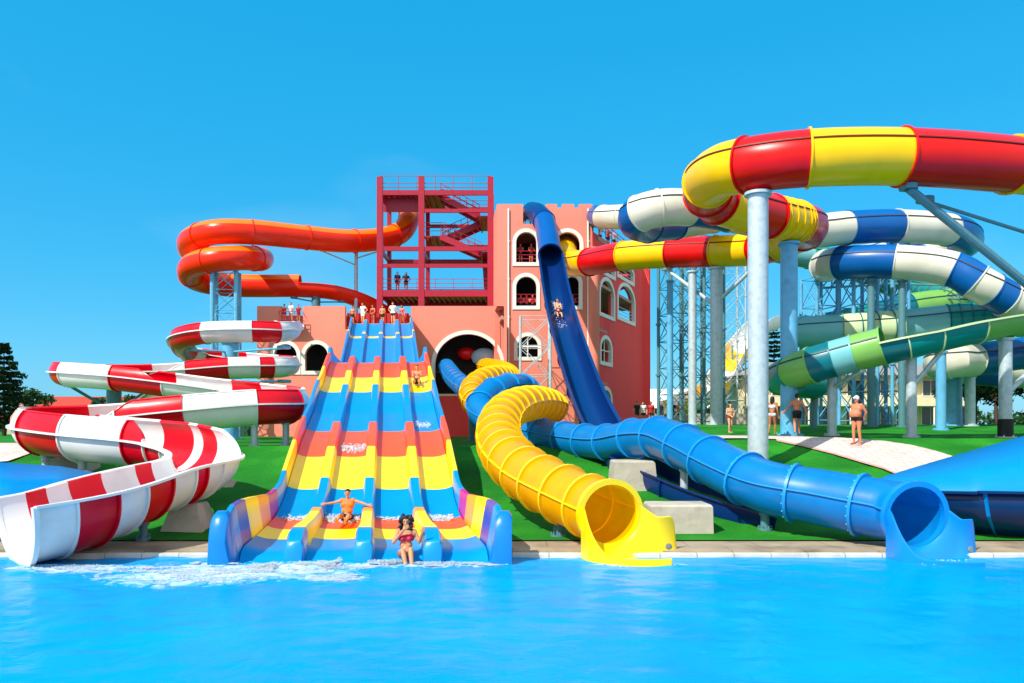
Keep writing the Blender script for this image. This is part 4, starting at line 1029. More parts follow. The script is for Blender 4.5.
def grid_ground():
    xs = [-600, -300, -160, -100, -80] + [-60 + k * 1.0 for k in range(121)] + [80, 100, 160, 300, 600]
    ys = [18.45 + .3 * k for k in range(58)] + [36 + k * 1.2 for k in range(45)] + [95, 120, 160, 240, 400, 800, 1500]
    rnd = random.Random(3)
    vs = [(x, y, gz(x, y) + (rnd.uniform(-.02, .02) if 18.5 < y < 60 else 0) - 0) for y in ys for x in xs]
    W = len(xs); fs = [(j * W + i, j * W + i + 1, (j + 1) * W + i + 1, (j + 1) * W + i) for j in range(len(ys) - 1) for i in range(W - 1)]
    return rawmesh('ground', vs, fs)
struct('ground', grid_ground(), GRASS, 0)
def sheet(pts, dz, sub=1):
    "paved sheet draped over the terrain: pts = quads strip of (left,right) world xy pairs"
    vs, fs = [], []; n = 8
    rows_ = []
    for k in range(len(pts) - 1):
        for s in range(6):
            f = s / 6; a = Vector(pts[k][0]).lerp(Vector(pts[k + 1][0]), f); c = Vector(pts[k][1]).lerp(Vector(pts[k + 1][1]), f); rows_.append((a, c))
    rows_.append((Vector(pts[-1][0]), Vector(pts[-1][1])))
    for a, c in rows_:
        for q in range(n + 1): p = a.lerp(c, q / n); vs.append((p.x, p.y, gz(p.x, p.y) + dz))
    W = n + 1
    for j in range(len(rows_) - 1):
        for q in range(n): fs.append((j * W + q, j * W + q + 1, (j + 1) * W + q + 1, (j + 1) * W + q))
    return rawmesh('sheet', vs, fs)
def on_ground(px, py):
    "where the sight line through a picture position meets the lawn"
    y = 17.0
    while y < 200:
        z = CZ + (HY - py) * y / F; x = (px - CX) * y / F
        if z <= gz(x, y): return (x, y)
        y += .05
    return (x, y)
PAVE = mat('pale pink pavers', '#d9c6bd', .85, .12, 2.2, bump=.2, bscale=12, stain='#b89a92', stain_amt=.5, joints=(.6, .3))
def poly_pave(name, pix_pairs, m, dz=.05):
    pr = [(on_ground(*a), on_ground(*b)) for a, b in pix_pairs]
    return struct(name, sheet(pr, dz), m)
pv = [((640, 436.6), (640, 439.5)), ((720, 436.6), (720, 440)), ((775, 437.2), (775, 440.5)), ((800, 437.6), (800, 445.5)), ((830, 438.6), (830, 453.5)), ((856, 440), (856, 461)), ((885, 442.5), (880, 468)), ((912, 446.5), (896, 475)), ((935, 452), (915, 479)), ((970, 463), (935, 497))]
gp = [(on_ground(*a), on_ground(*b)) for a, b in pv]
struct('path', sheet(gp, .05), PAVE)
bd = [((c[0] - .02, c[1] - .3), (c[0] + .02, c[1] - .02)) for a, c in gp[2:]]
struct('path_border', sheet(bd, .06), mat('brick edging', '#c8978c', .85, .15, 6, bump=.3, bscale=20))
struct('path', sheet([((-30, 36), (-28, 24.5)), ((-19, 33.5), (-17.8, 27.6)), ((-17, 33), (-16.9, 31.5))], .05), PAVE)
# pool apron, coping, water
b = BM(); box(b, (0, 18.15, .005), (240, 2.2, .24)); struct('paving', b, mat('apron concrete', '#a5947c', .85, .2, 1.4, bump=.25, bscale=9, stain='#5f523e', stain_amt=.85, joints=(1.6, 1.1)))
b = BM(); box(b, (0, 16.97, -.33), (240, .16, .84), bev=.02); struct('pool_edge', b, mat('white coping', '#d6d2c6', .7, .12, 2, bump=.15, bscale=10, stain='#9a927e', stain_amt=.6, joints=(.8, 5)))
def water_mat():
    m = bpy.data.materials.new('pool water'); m.use_nodes = True; nt = m.node_tree; N = nt.nodes; L = nt.links; b = N['Principled BSDF']
    tc = N.new('ShaderNodeTexCoord'); mp = N.new('ShaderNodeMapping'); mp.inputs['Scale'].default_value = (1, 1.0, 1); L.new(tc.outputs['Object'], mp.inputs['Vector'])
    n0 = N.new('ShaderNodeTexNoise'); n0.inputs['Scale'].default_value = .35; n0.inputs['Detail'].default_value = 3; L.new(mp.outputs[0], n0.inputs['Vector'])
    cr = N.new('ShaderNodeValToRGB'); L.new(n0.outputs[0], cr.inputs[0]); e = cr.color_ramp.elements
    e[0].position = .3; e[0].color = (.0, .26, .6, 1); e[1].position = .72; e[1].color = (.0, .32, .69, 1)
    at_ = N.new('ShaderNodeAttribute'); at_.attribute_name = 'foam'
    nf = N.new('ShaderNodeTexNoise'); nf.inputs['Scale'].default_value = 3.2; nf.inputs['Detail'].default_value = 9; nf.inputs['Roughness'].default_value = .68; nf.inputs['Distortion'].default_value = 1.2; L.new(mp.outputs[0], nf.inputs['Vector'])
    fa = N.new('ShaderNodeMath'); fa.operation = 'MULTIPLY_ADD'; fa.inputs[1].default_value = .42; L.new(at_.outputs['Fac'], fa.inputs[0]); L.new(nf.outputs[0], fa.inputs[2])
    fr_ = N.new('ShaderNodeMapRange'); fr_.inputs[1].default_value = .7; fr_.inputs[2].default_value = 1.06; L.new(fa.outputs[0], fr_.inputs[0])
    fm = N.new('ShaderNodeMix'); fm.data_type = 'RGBA'; L.new(fr_.outputs[0], fm.inputs[0]); L.new(cr.outputs[0], fm.inputs[6]); fm.inputs[7].default_value = (.8, .88, .92, 1)
    rr_ = N.new('ShaderNodeMapRange'); rr_.inputs[3].default_value = .2; rr_.inputs[4].default_value = .7; L.new(fr_.outputs[0], rr_.inputs[0]); L.new(rr_.outputs[0], b.inputs['Roughness'])
    L.new(fm.outputs[2], b.inputs['Base Color']); b.inputs['IOR'].default_value = 1.33
    b.inputs['Specular IOR Level'].default_value = .04
    n1 = N.new('ShaderNodeTexNoise'); n1.inputs['Scale'].default_value = 1.6; n1.inputs['Detail'].default_value = 5; n1.inputs['Distortion'].default_value = .6; L.new(mp.outputs[0], n1.inputs['Vector'])
    n2 = N.new('ShaderNodeTexNoise'); n2.inputs['Scale'].default_value = 6; n2.inputs['Detail'].default_value = 4; n2.inputs['Distortion'].default_value = 1.0; L.new(mp.outputs[0], n2.inputs['Vector'])
    ad = N.new('ShaderNodeMath'); ad.operation = 'MULTIPLY_ADD'; ad.inputs[1].default_value = .35; L.new(n2.outputs[0], ad.inputs[0]); L.new(n1.outputs[0], ad.inputs[2])
    bp = N.new('ShaderNodeBump'); bp.inputs['Strength'].default_value = .32; bp.inputs['Distance'].default_value = .08; L.new(ad.outputs[0], bp.inputs['Height']); L.new(bp.outputs[0], b.inputs['Normal'])
    return m
WATER = water_mat()
from mathutils import noise as mnoise
# ---------------------------------------------------------------- foam where the slides run out
FOAM = mat('white foam', '#e8f2f8', .5, .03, 8, translucent=.45)
OCT = [(1, 0, 0), (-1, 0, 0), (0, 1, 0), (0, -1, 0), (0, 0, 1), (0, 0, -1)]
OCF = [(0, 2, 4), (2, 1, 4), (1, 3, 4), (3, 0, 4), (2, 0, 5), (1, 2, 5), (3, 1, 5), (0, 3, 5)]
FOAM_SPOTS = []
def splash(name, label, spots, n, seed):
    rnd = random.Random(seed); vs, fs = [], []
    FOAM_SPOTS.extend(spots)
    tot = sum(s[5] for s in spots)
    for (cx, cy, rx, ry, hmax, wgt) in spots:
        k = 0; want = int(n * wgt / tot); tries = 0
        while k < want and tries < want * 30:
            tries += 1
            a = rnd.uniform(0, 2 * PI); q = math.sqrt(rnd.random()); x = cx + rx * q * math.cos(a); y = cy + ry * q * math.sin(a)
            dn = mnoise.noise((x * 1.7, y * 2.6, seed)) + .6 * mnoise.noise((x * 5, y * 8, seed + 3)) + .3 * mnoise.noise((x * 14, y * 20, seed + 5))
            if dn < -.05 + .35 * q * q: continue
            hh = rnd.random() ** 2.5
            z = .02 + hmax * max(0, (1 - q)) * hh * (.5 + 1.2 * max(0, mnoise.noise((x * 3, y * 3, 9))))
            s = rnd.uniform(.003, .013) * (1 if z < .1 else .8)
            o = len(vs); sq = .5 if z < .08 else 1
            R = Matrix.Rotation(rnd.random() * 3, 3, 'X') @ Matrix.Rotation(rnd.random() * 3, 3, 'Z'); ex = rnd.uniform(1, 2.2)
            for v in OCT:
                w = R @ Vector(v); vs.append((x + w.x * s * ex, y + w.y * s * 1.2, z + w.z * s * sq))
            fs += [[o + i for i in f] for f in OCF]; k += 1
    o = obj(name, rawmesh(name, vs, fs), FOAM, None, 0); return tag(o, label, 'water foam', kind='stuff')
splash('splash_foam', 'white churned foam where the red and white slide and the racing lanes meet the pool',
       [(-6.0, 14.9, 1.9, .95, .08, 3.2), (-4.2, 15.7, 1.5, .45, .22, 3.2), (-3.0, 16.0, 1.6, .28, .22, 2.6), (-3.3, 14.6, .7, .35, .05, .8), (-8.6, 15.6, 1.5, .4, .06, 1.0), (-1.6, 16.0, 1.6, .25, .12, 1.5), (-6.2, 16.1, .6, .2, .05, .4), (-5.3, 15.3, 2.4, .9, .04, 1.2)], 30000, 5)
splash('splash_foam', 'small burst of foam at the blue tube mouth', [(9.0, 16.1, .7, .22, .16, 1)], 3000, 9)
splash('splash_foam', 'little foam line below the yellow mouth', [(2.6, 16.0, 1.0, .16, .04, 1)], 500, 11)
def water_mesh():
    vs, fs = [], []
    ys = [-60, -20, 0, 4] + [6.5 + .07 * k for k in range(151)]
    xs = [-120, -60, -30] + [-14 + .1 * k for k in range(281)] + [30, 60, 120]
    ys = [y for y in ys if y < 16.9] + [16.9]
    for y in ys:
        for x in xs:
            agit = .4 + .6 * sm(6, 1, abs(x + 4.5) - 3) * sm(11, 16, y)
            z = 0 if y < 6 else .05 * agit * mnoise.noise((x * 1.1, y * 1.5, 1.3)) + .025 * agit * mnoise.noise((x * 3.1, y * 3.5, 4.3))
            vs.append((x, y, z))
    W = len(xs)
    for j in range(len(ys) - 1):
        for i in range(W - 1): fs.append((j * W + i, j * W + i + 1, (j + 1) * W + i + 1, (j + 1) * W + i))
    me = rawmesh('water', vs, fs); at_ = me.attributes.new('foam', 'FLOAT', 'POINT'); vals = []
    for x, y, z in vs:
        v = 0
        for cx, cy, rx, ry, h, wg in FOAM_SPOTS:
            q = ((x - cx) / (rx * 1.25)) ** 2 + ((y - cy) / (ry * 1.5)) ** 2
            if q < 1: v = max(v, (1 - q) ** .8)
        vals.append(v)
    at_.data.foreach_set('value', vals); return me
struct('pool_water', water_mesh(), WATER, 0)
def lane_foam(label, ln, d0, d1, n, seed, f0=.1, f1=.9):
    rnd = random.Random(seed); b = BM()
    for _ in range(n * 4):
        d = (d0 + d1) / 2 + (d1 - d0) / 2 * max(-1.4, min(1.4, rnd.gauss(0, .5))); X = lanes_at(d); f = rnd.uniform(f0, f1); x = X[ln] + DW + (X[ln + 1] - X[ln] - 2 * DW) * f
        ball(b, (x + rnd.gauss(0, .03), d, fz(d) + .09 * abs(2 * f - 1) ** 3 + .01 + .06 * rnd.random() ** 3), rnd.uniform(.006, .026), 1, (1.6, 1, .7))
    tag(obj('lane_foam', b, FOAM, None, 0), label, 'water foam', kind='stuff')
lane_foam('white froth round the sitting boy on the second lane', 1, 19.75, 20.2, 220, 1)
lane_foam('white streak of froth low on the third lane', 2, 19.95, 20.1, 40, 2)
lane_foam('line of froth at the foot of the fourth lane', 3, 19.9, 20.2, 150, 3)
lane_foam('line of froth at the foot of the first lane', 0, 19.95, 20.15, 40, 4)
lane_foam('white spray left on the orange band of the second lane', 1, 24.7, 25.3, 110, 5, .15, .95)
lane_foam('pale spray on the blue band of the fourth lane', 3, 27.5, 28.1, 90, 6, .1, .8)
# ================================================================== vegetation
LEAFD = mat('conifer needles', '#1d3a22', .8, .3, 2, spec=.2); LEAFM = mat('broad leaves', '#2b4a1e', .75, .35, 2, spec=.2); BARK = mat('bark', '#4a382a', .9, .2, 6, bump=.5, bscale=20)
def leaf_cloud(centers, n, s, rnd, up=.3):
    vs, fs = [], []
    for _ in range(n):
        c, r = centers[rnd.randrange(len(centers))]
        v = Vector((rnd.gauss(0, 1), rnd.gauss(0, 1), rnd.gauss(0, 1))); v.normalize(); v *= r * rnd.random() ** .4; p = Vector(c) + Vector((v.x, v.y, v.z * .75))
        q = Vector((rnd.gauss(0, 1), rnd.gauss(0, 1), rnd.gauss(0, 1) + up)).normalized(); w = q.orthogonal().normalized(); u = q.cross(w); k = s * rnd.uniform(.6, 1.5)
        o = len(vs); vs += [p - w * k, p + u * k * .55, p + w * k, p - u * k * .55]; fs.append((o, o + 1, o + 2, o + 3))
    return rawmesh('leaves', vs, fs)
def conifer(label, x, y, h, r, seed, n=16):
    rnd = random.Random(seed); z = gz(x, y) - .1; t = thing('conifer_tree', label, 'tree', (x, y, z), 'conifers beyond the park')
    b = BM(); bar(b, (x, y, z), (x, y, z + h * .98), h * .022, 8, .02)
    vs, fs = [], []
    lev = 0
    zz_ = .1
    while zz_ < .97:
        R = r * (1 - zz_) ** .8 + .15; m = rnd.randint(6, 8); a0 = rnd.random() * 6
        for k in range(m):
            a = a0 + 2 * PI * k / m + rnd.uniform(-.3, .3); L_ = R * rnd.uniform(.65, 1.15); d = Vector((math.cos(a), math.sin(a), 0))
            st_ = Vector((x, y, z + h * zz_)); en = st_ + d * L_ + Vector((0, 0, L_ * rnd.uniform(-.05, .22)))
            bar(b, st_, en, .035, 4, .01)
            s = Vector((-d.y, d.x, 0))
            for q in range(10):
                f = (q + 1) / 10; p = st_.lerp(en, f); wd = L_ * .32 * (1.1 - f) + .1
                for sg in (-1, 1):
                    e = p + s * sg * wd * rnd.uniform(.7, 1.2) + d * wd * .7 + Vector((0, 0, rnd.uniform(-.36, .08))); o = len(vs)
                    w = Vector((0, 0, .12 + .05 * rnd.random())) + d * .1; vs += [p - w * .6, e, p + w]; fs.append((o, o + 1, o + 2))
        zz_ += rnd.uniform(.035, .06)
    obj('trunk', b, BARK, t); obj('crown', rawmesh('crown', vs, fs), LEAFD, t)
def broad(label, x, y, h, r, seed, m=LEAFM, n=2600, group='dark trees behind the right hand slides', s=.17):
    rnd = random.Random(seed); z = gz(x, y) - .1; t = thing('broadleaf_tree', label, 'tree', (x, y, z), group)
    b = BM(); bar(b, (x, y, z), (x, y, z + h * .55), .2, 10, .12); cs = []
    for k in range(11):
        a = rnd.random() * 2 * PI; q = rnd.random() ** .5 * r * .75; c = Vector((x + q * math.cos(a), y + q * math.sin(a), z + h * rnd.uniform(.42, .92))); cs.append((c, r * rnd.uniform(.28, .48)))
        bar(b, (x, y, z + h * rnd.uniform(.25, .5)), c, .07, 6, .02)
    obj('trunk', b, BARK, t); obj('crown', leaf_cloud(cs, n, s, rnd), m, t)
conifer('dark spreading conifer at the left edge beyond the lawn', X_(4, 70), 70, 8.7, 3.0, 4)
conifer('small conifer behind the red roofed house, by the white gabled one', X_(150, 100), 100, 6.2, 2.4, 8)
conifer('conifer top peeping between the two thick posts', X_(774, 95), 95, 12.5, 3.2, 12)
for k, (px, d, h, r) in enumerate(((975, 66, 6.2, 3.0), (1004, 63, 6.6, 3.4), (1042, 60, 7, 3.8), (996, 72, 7.4, 3.6), (756, 76, 3.2, 1.3))):
    broad(('bushy dark tree right of the cream hotel, nearest the wide blue post', 'bushy dark tree behind the silver post with the black foot', 'bushy dark tree at the right edge', 'taller tree standing behind the bushy dark ones', 'small bushy tree in front of the hotel, by the thick grey post')[k], X_(px, d), d, h, r, 20 + k, mat('dark leaves', '#1f3518', .75, .4, 2, spec=.2))
for k, (px, d, h, r) in enumerate(((112, 86, 4.2, 2.4), (134, 84, 4.4, 2.2), (210, 88, 4.2, 2.5), (30, 82, 4.6, 2.6), (232, 84, 4.4, 2.2))):
    broad(('round green shrub tree right of the red roof', 'small green tree left of the white gabled house', 'green tree right of the white gabled house', 'green tree at the foot of the big conifer', 'green tree behind the board fence')[k], X_(px, d), d, h, r, 40 + k, LEAFM, 1500, 'green trees behind the left lawn', .2)
# far-off belt of woodland
rnd = random.Random(77); cs = []
for k in range(110):
    x = -190 + 380 * k / 109 + rnd.uniform(-1, 1); y = 150 + rnd.uniform(-6, 6); cs.append((Vector((x, y, 3.2 + rnd.uniform(0, 1.4))), rnd.uniform(2.2, 3.6)))
o = obj('woodland', leaf_cloud(cs, 22000, .5, rnd), mat('far leaves', '#2f5230', .85, .3, .5, spec=.1)); tag(o, 'distant belt of woodland along the horizon', 'woodland', kind='stuff')
# ================================================================== light and sky
el, az = math.radians(46), math.atan2(-.60, -.62)
to_sun = Vector((math.sin(az) * math.cos(el), math.cos(az) * math.cos(el), math.sin(el)))
sl = bpy.data.lights.new('sun', 'SUN'); sl.energy = 4.6; sl.angle = math.radians(.5); sl.color = (1, .95, .86)
so = bpy.data.objects.new('sun', sl); COL.objects.link(so); so.rotation_euler = (-to_sun).to_track_quat('-Z', 'Y').to_euler()
W = bpy.data.worlds.new('World'); SC.world = W; W.use_nodes = True; nt = W.node_tree; N = nt.nodes; L = nt.links
bg = N['Background']; sk = N.new('ShaderNodeTexSky'); sk.sky_type = 'NISHITA'; sk.sun_disc = False; sk.sun_elevation = el; sk.sun_rotation = az
sk.air_density = 1.0; sk.dust_density = .6; sk.ozone_density = 2.5
hs = N.new('ShaderNodeHueSaturation'); hs.inputs['Hue'].default_value = .485; hs.inputs['Saturation'].default_value = 1.35; hs.inputs['Value'].default_value = 1.0
mxk = N.new('ShaderNodeMix'); mxk.data_type = 'RGBA'; mxk.inputs[0].default_value = .58; mxk.inputs[7].default_value = (0, 3.3, 7.0, 1)
L.new(sk.outputs[0], hs.inputs['Color']); L.new(hs.outputs[0], mxk.inputs[6]); tcw = N.new('ShaderNodeTexCoord'); mpw = N.new('ShaderNodeMapping'); mpw.inputs['Scale'].default_value = (1, 1, 2.6); L.new(tcw.outputs['Generated'], mpw.inputs[0])
ncl = N.new('ShaderNodeTexNoise'); ncl.inputs['Scale'].default_value = 1.9; ncl.inputs['Detail'].default_value = 6; ncl.inputs['Roughness'].default_value = .5; L.new(mpw.outputs[0], ncl.inputs['Vector'])
rcl = N.new('ShaderNodeMapRange'); rcl.inputs[1].default_value = .57; rcl.inputs[2].default_value = .8; rcl.inputs[4].default_value = .28; L.new(ncl.outputs[0], rcl.inputs[0])
mcl = N.new('ShaderNodeMix'); mcl.data_type = 'RGBA'; L.new(rcl.outputs[0], mcl.inputs[0]); tnt = N.new('ShaderNodeMix'); tnt.data_type = 'RGBA'; tnt.blend_type = 'MULTIPLY'; tnt.inputs[0].default_value = 1; tnt.inputs[7].default_value = (.8, 1.04, 1.0, 1); L.new(mxk.outputs[2], tnt.inputs[6]); L.new(tnt.outputs[2], mcl.inputs[6]); mcl.inputs[7].default_value = (3.2, 5.2, 6.6, 1)
L.new(mcl.outputs[2], bg.inputs[0]); bg.inputs[1].default_value = .12
sep = N.new('ShaderNodeSeparateXYZ'); L.new(tcw.outputs['Generated'], sep.inputs[0])
back = N.new('ShaderNodeMapRange'); back.interpolation_type = 'SMOOTHSTEP'; back.inputs[1].default_value = .5; back.inputs[2].default_value = -.4; back.inputs[3].default_value = 0; back.inputs[4].default_value = .8; L.new(sep.outputs[1], back.inputs[0])
nb_ = N.new('ShaderNodeMath'); nb_.operation = 'MULTIPLY_ADD'; nb_.inputs[1].default_value = .5; L.new(ncl.outputs[0], nb_.inputs[0]); nb_.inputs[2].default_value = .72
nm_ = N.new('ShaderNodeMath'); nm_.operation = 'MULTIPLY'; nm_.use_clamp = True; L.new(back.outputs[0], nm_.inputs[0]); L.new(nb_.outputs[0], nm_.inputs[1])
mbk = N.new('ShaderNodeMix'); mbk.data_type = 'RGBA'; L.new(nm_.outputs[0], mbk.inputs[0]); L.new(mcl.outputs[2], mbk.inputs[6]); mbk.inputs[7].default_value = (6.2, 6.3, 6.6, 1)
L.new(mbk.outputs[2], bg.inputs[0])     # unseen white added behind the viewer as fill light, clear blue over the park
SC.view_settings.exposure = .36
SC.cycles.use_denoising = True
SC.cycles.max_bounces = 8; SC.cycles.transparent_max_bounces = 8
# ================================================================== people
SKINS = [mat('tanned skin', '#c98a62', .5, .05, 6, spec=.4), mat('light skin', '#dba07c', .5, .05, 6, spec=.4), mat('brown skin', '#a8693f', .5, .05, 6, spec=.4), mat('sunburnt skin', '#d1805e', .5, .05, 6, spec=.4)]
HAIRS = {'black': mat('black hair', '#17110e', .5, .2, 30), 'brown': mat('brown hair', '#3a2415', .5, .2, 30), 'grey': mat('grey hair', '#8a857c', .6, .2, 30), 'blond': mat('fair hair', '#9a7440', .5, .2, 30)}
CL = {'black': mat('black swimwear', '#121318', .7), 'red': mat('red swimwear', '#b3141c', .6), 'white': mat('white shirt', '#e4e4e2', .8), 'blue': mat('blue swimwear', '#1c4f9c', .7), 'navy': mat('navy shorts', '#18213c', .7), 'crimson': mat('crimson bikini', '#c40f3c', .55), 'orange': mat('orange vest', '#e8731c', .6), 'pink': mat('pink swimwear', '#d4607f', .6), 'green': mat('green shorts', '#2d6a3a', .7), 'greywhite': mat('patterned shirt', '#b9bcc4', .8)}
FACE = mat('eyes and brows', '#1c120e', .4); LIPS = mat('lips', '#a4453f', .5)
class Fig:
    "a figure drawn as tapered capsules that a voxel remesh melts into one body"
    def __init__(s): s.caps = []
    def c(s, lab, a, b, r0, r1=None): s.caps.append((lab, Vector(a), Vector(b), r0, r0 if r1 is None else r1))
def V(*a): return Vector(a)
def figure(J, H=1.75, fat=1., woman=False, fr=.0095):
    "J: joint dict in metres (y forward = facing -y direction is front), scaled later"
    f = Fig(); k = fat
    pel, ches, neck, head = J['pelvis'], J['chest'], J['neck'], J['head']
    ax = (J['shR'] - J['shL']).normalized(); up = (ches - pel).normalized(); fw = up.cross(ax).normalized()
    if 'fw' in J: fw = J['fw']
    hx = (J['hipR'] - J['hipL']).normalized()
    f.c('pelvis', J['hipL'], J['hipR'], .105 * k); f.c('pelvis', pel, pel + up * .08, .115 * k)
    mid = pel.lerp(ches, .5)
    wv = .088 if woman else .1
    f.c('waist', mid - ax * .055, mid + ax * .055, wv * k); f.c('waist', pel + up * .05, mid, .11 * k, wv * k)
    f.c('waist', mid - fw * 0 - ax * .05, mid + ax * .05, wv * k)
    if fat > 1.15: f.c('waist', mid + fw * .1 - up * .03 - ax * .05, mid + fw * .1 - up * .03 + ax * .05, .13 * k)
    f.c('chest', ches - ax * .085, ches + ax * .085, .108 * (.93 if woman else 1) * (k ** .6)); f.c('chest', mid, ches, wv * k, .115)
    f.c('chest', ches + up * .1 - ax * .1, ches + up * .1 + ax * .1, .075)
    if woman:
        for s in (-1, 1): f.c('bust', ches + ax * s * .075 + fw * .075 - up * .02, ches + ax * s * .075 + fw * .09 - up * .03, .062)
    f.c('neck', ches + up * .13, neck, .062, .052); f.c('neck', neck, head - V(0, 0, .06), .05)
    hu, hf = J.get('hu', V(0, 0, 1)), J.get('hf', fw); hr = hu.cross(hf).normalized() * -1
    f.c('head', head + hu * .035 - hf * .012, head - hu * .005 - hf * .018, .083, .08); f.c('head', head + hf * .022 + hu * .03, head + hf * .02 - hu * .05, .068, .056)
    f.c('head', head - hu * .09 + hf * .055, head - hu * .06 + hf * .03, .034, .05)
    f.c('nose', head + hf * .09 + hu * .008, head + hf * .108 - hu * .028, .009, .014)
    for s in (-1, 1): f.c('ear', head + hr * s * .082 + hu * .012, head + hr * s * .086 - hu * .022, .017, .012)
    for s, n in ((-1, 'L'), (1, 'R')):
        sh, el, wr = J['sh' + n], J['el' + n], J['wr' + n]
        f.c('chest', ches + up * .11, sh, .06, .062)
        f.c('uparm', sh, sh.lerp(el, .45), .058 * k ** .5, .05 * k ** .5); f.c('uparm2', sh.lerp(el, .45), el, .048 * k ** .5, .038); f.c('forearm', el, el.lerp(wr, .35), .04, .04); f.c('forearm', el.lerp(wr, .35), wr, .04, .026)
        d = (wr - el).normalized(); d = J.get('hand' + n, d); sd = J.get('palm' + n, d.cross(fw)); sd = sd.normalized() if sd.length > .1 else ax
        cu = d.cross(sd).normalized()       # palm normal, fingers curl that way
        f.c('hand', wr, wr + d * .03, .026, .03); 
        for q, (o, L_) in enumerate(((-.03, .068), (-.010, .078), (.011, .073), (.030, .058))):
            kn = wr + d * .085 + sd * o; f.c('hand', wr + d * .02 + sd * o * .6, kn, .016, .0125)
            m1 = kn + (d * .94 + sd * o * 4 + cu * .22).normalized() * L_ * .5; f.c('hand', kn, m1, fr + .0015, fr)
            f.c('hand', m1, m1 + (d * .75 + sd * o * 2 + cu * .6).normalized() * L_ * .5, fr, fr - .0015)
        th = wr + d * .03 - sd * .03; t1 = th + (d * .6 - sd * .7 + cu * .25).normalized() * .04; f.c('hand', th, t1, .015, .0115); f.c('hand', t1, t1 + (d * .85 - sd * .3 + cu * .35).normalized() * .034, .0112, fr)
        hp, kn, an = J['hip' + n], J['kn' + n], J['an' + n]
        f.c('thigh', hp, hp.lerp(kn, .4), .094 * k ** .7, .08 * k ** .5); f.c('thigh2', hp.lerp(kn, .4), kn, .08 * k ** .5, .055); f.c('calf', kn, kn.lerp(an, .35), .056, .057); f.c('calf', kn.lerp(an, .35), an, .056, .036)
        ft = J.get('ft' + n, an + fw * .17 - V(0, 0, .05)); hl = an - (ft - an).normalized() * .03 - V(0, 0, .035)
        fd = (ft - an); fd.z = 0
        f.c('foot', an, hl, .04, .036); f.c('foot', hl, ft, .036, .028); f.c('foot', an, an.lerp(ft, .6), .036, .03)
        for o in (-.028, -.01, .008, .026): 
            s_ = fw.cross(V(0, 0, 1)); s_ = s_.normalized() if s_.length > .1 else ax
            f.c('foot', ft + s_ * o, ft + s_ * o + (ft - an).normalized() * .035, .013, .01)
    return f
def build_caps(caps, M, voxel, name, smooth=2):
    b = bmesh.new()
    for lab, a, c, r0, r1 in caps:
        a = M @ a; c = M @ c; sc = M.to_scale()[0]; r0 *= sc; r1 *= sc; d = c - a
        if d.length < 1e-4: d = Vector((0, 0, 1e-4))
        q = d.to_track_quat('Z', 'Y').to_matrix(); n, h = 12, 4; L_ = d.length
        rings = []
        for t in range(-h, 0): ang = PI / 2 * t / h; rings.append((r0 * math.sin(ang), r0 * math.cos(ang)))
        rings.append((0, r0)); rings.append((L_, r1))
        for t in range(1, h + 1): ang = PI / 2 * t / h; rings.append((L_ + r1 * math.sin(ang), r1 * math.cos(ang)))
        vr = []
        for z, r in rings:
            r = max(r, 1e-4); vr.append([b.verts.new(a + q @ Vector((r * math.cos(2 * PI * k / n), r * math.sin(2 * PI * k / n), z))) for k in range(n)])
        for p, w in zip(vr, vr[1:]):
            for k in range(n): b.faces.new((p[k], p[(k + 1) % n], w[(k + 1) % n], w[k]))
        b.faces.new(vr[0][::-1]); b.faces.new(vr[-1])
    me = bpy.data.meshes.new(name); b.to_mesh(me); b.free()
    o = bpy.data.objects.new('temporary', me); COL.objects.link(o)
    md = o.modifiers.new('r', 'REMESH'); md.mode = 'VOXEL'; md.voxel_size = voxel; md.use_smooth_shade = True
    ms_ = o.modifiers.new('s', 'SMOOTH'); ms_.factor = .5; ms_.iterations = smooth
    dg = bpy.context.evaluated_depsgraph_get(); ev = o.evaluated_get(dg); out = bpy.data.meshes.new_from_object(ev)
    bpy.data.objects.remove(o); bpy.data.meshes.remove(me); return out
def seg_dist(p, a, b):
    d = b - a; L2 = d.length_squared; t = 0 if L2 < 1e-9 else max(0, min(1, (p - a).dot(d) / L2)); return (p - a - d * t).length, t
def garment(body, caps, M, test, push, name, mats, root):
    "faces of the body that pass test(label,t,local point) lifted off the skin"
    Mi = M.inverted(); keep = []
    cc = [(l, a, b, max(r0, r1)) for l, a, b, r0, r1 in caps]
    for p in body.polygons:
        q = Mi @ p.center; best = None
        for l, a, b, r in cc:
            d, t = seg_dist(q, a, b); d -= r
            if best is None or d < best[0]: best = (d, l, t)
        if test(best[1], best[2], q): keep.append(p.index)
    if not keep: return None
    b = bmesh.new(); b.from_mesh(body); b.faces.ensure_lookup_table(); ks = set(keep)
    bmesh.ops.delete(b, geom=[f for f in b.faces if f.index not in ks], context='FACES')
    b.normal_update()
    for v in b.verts: v.co += v.normal * push
    o = obj(name, b, mats, root, 0)
    return o
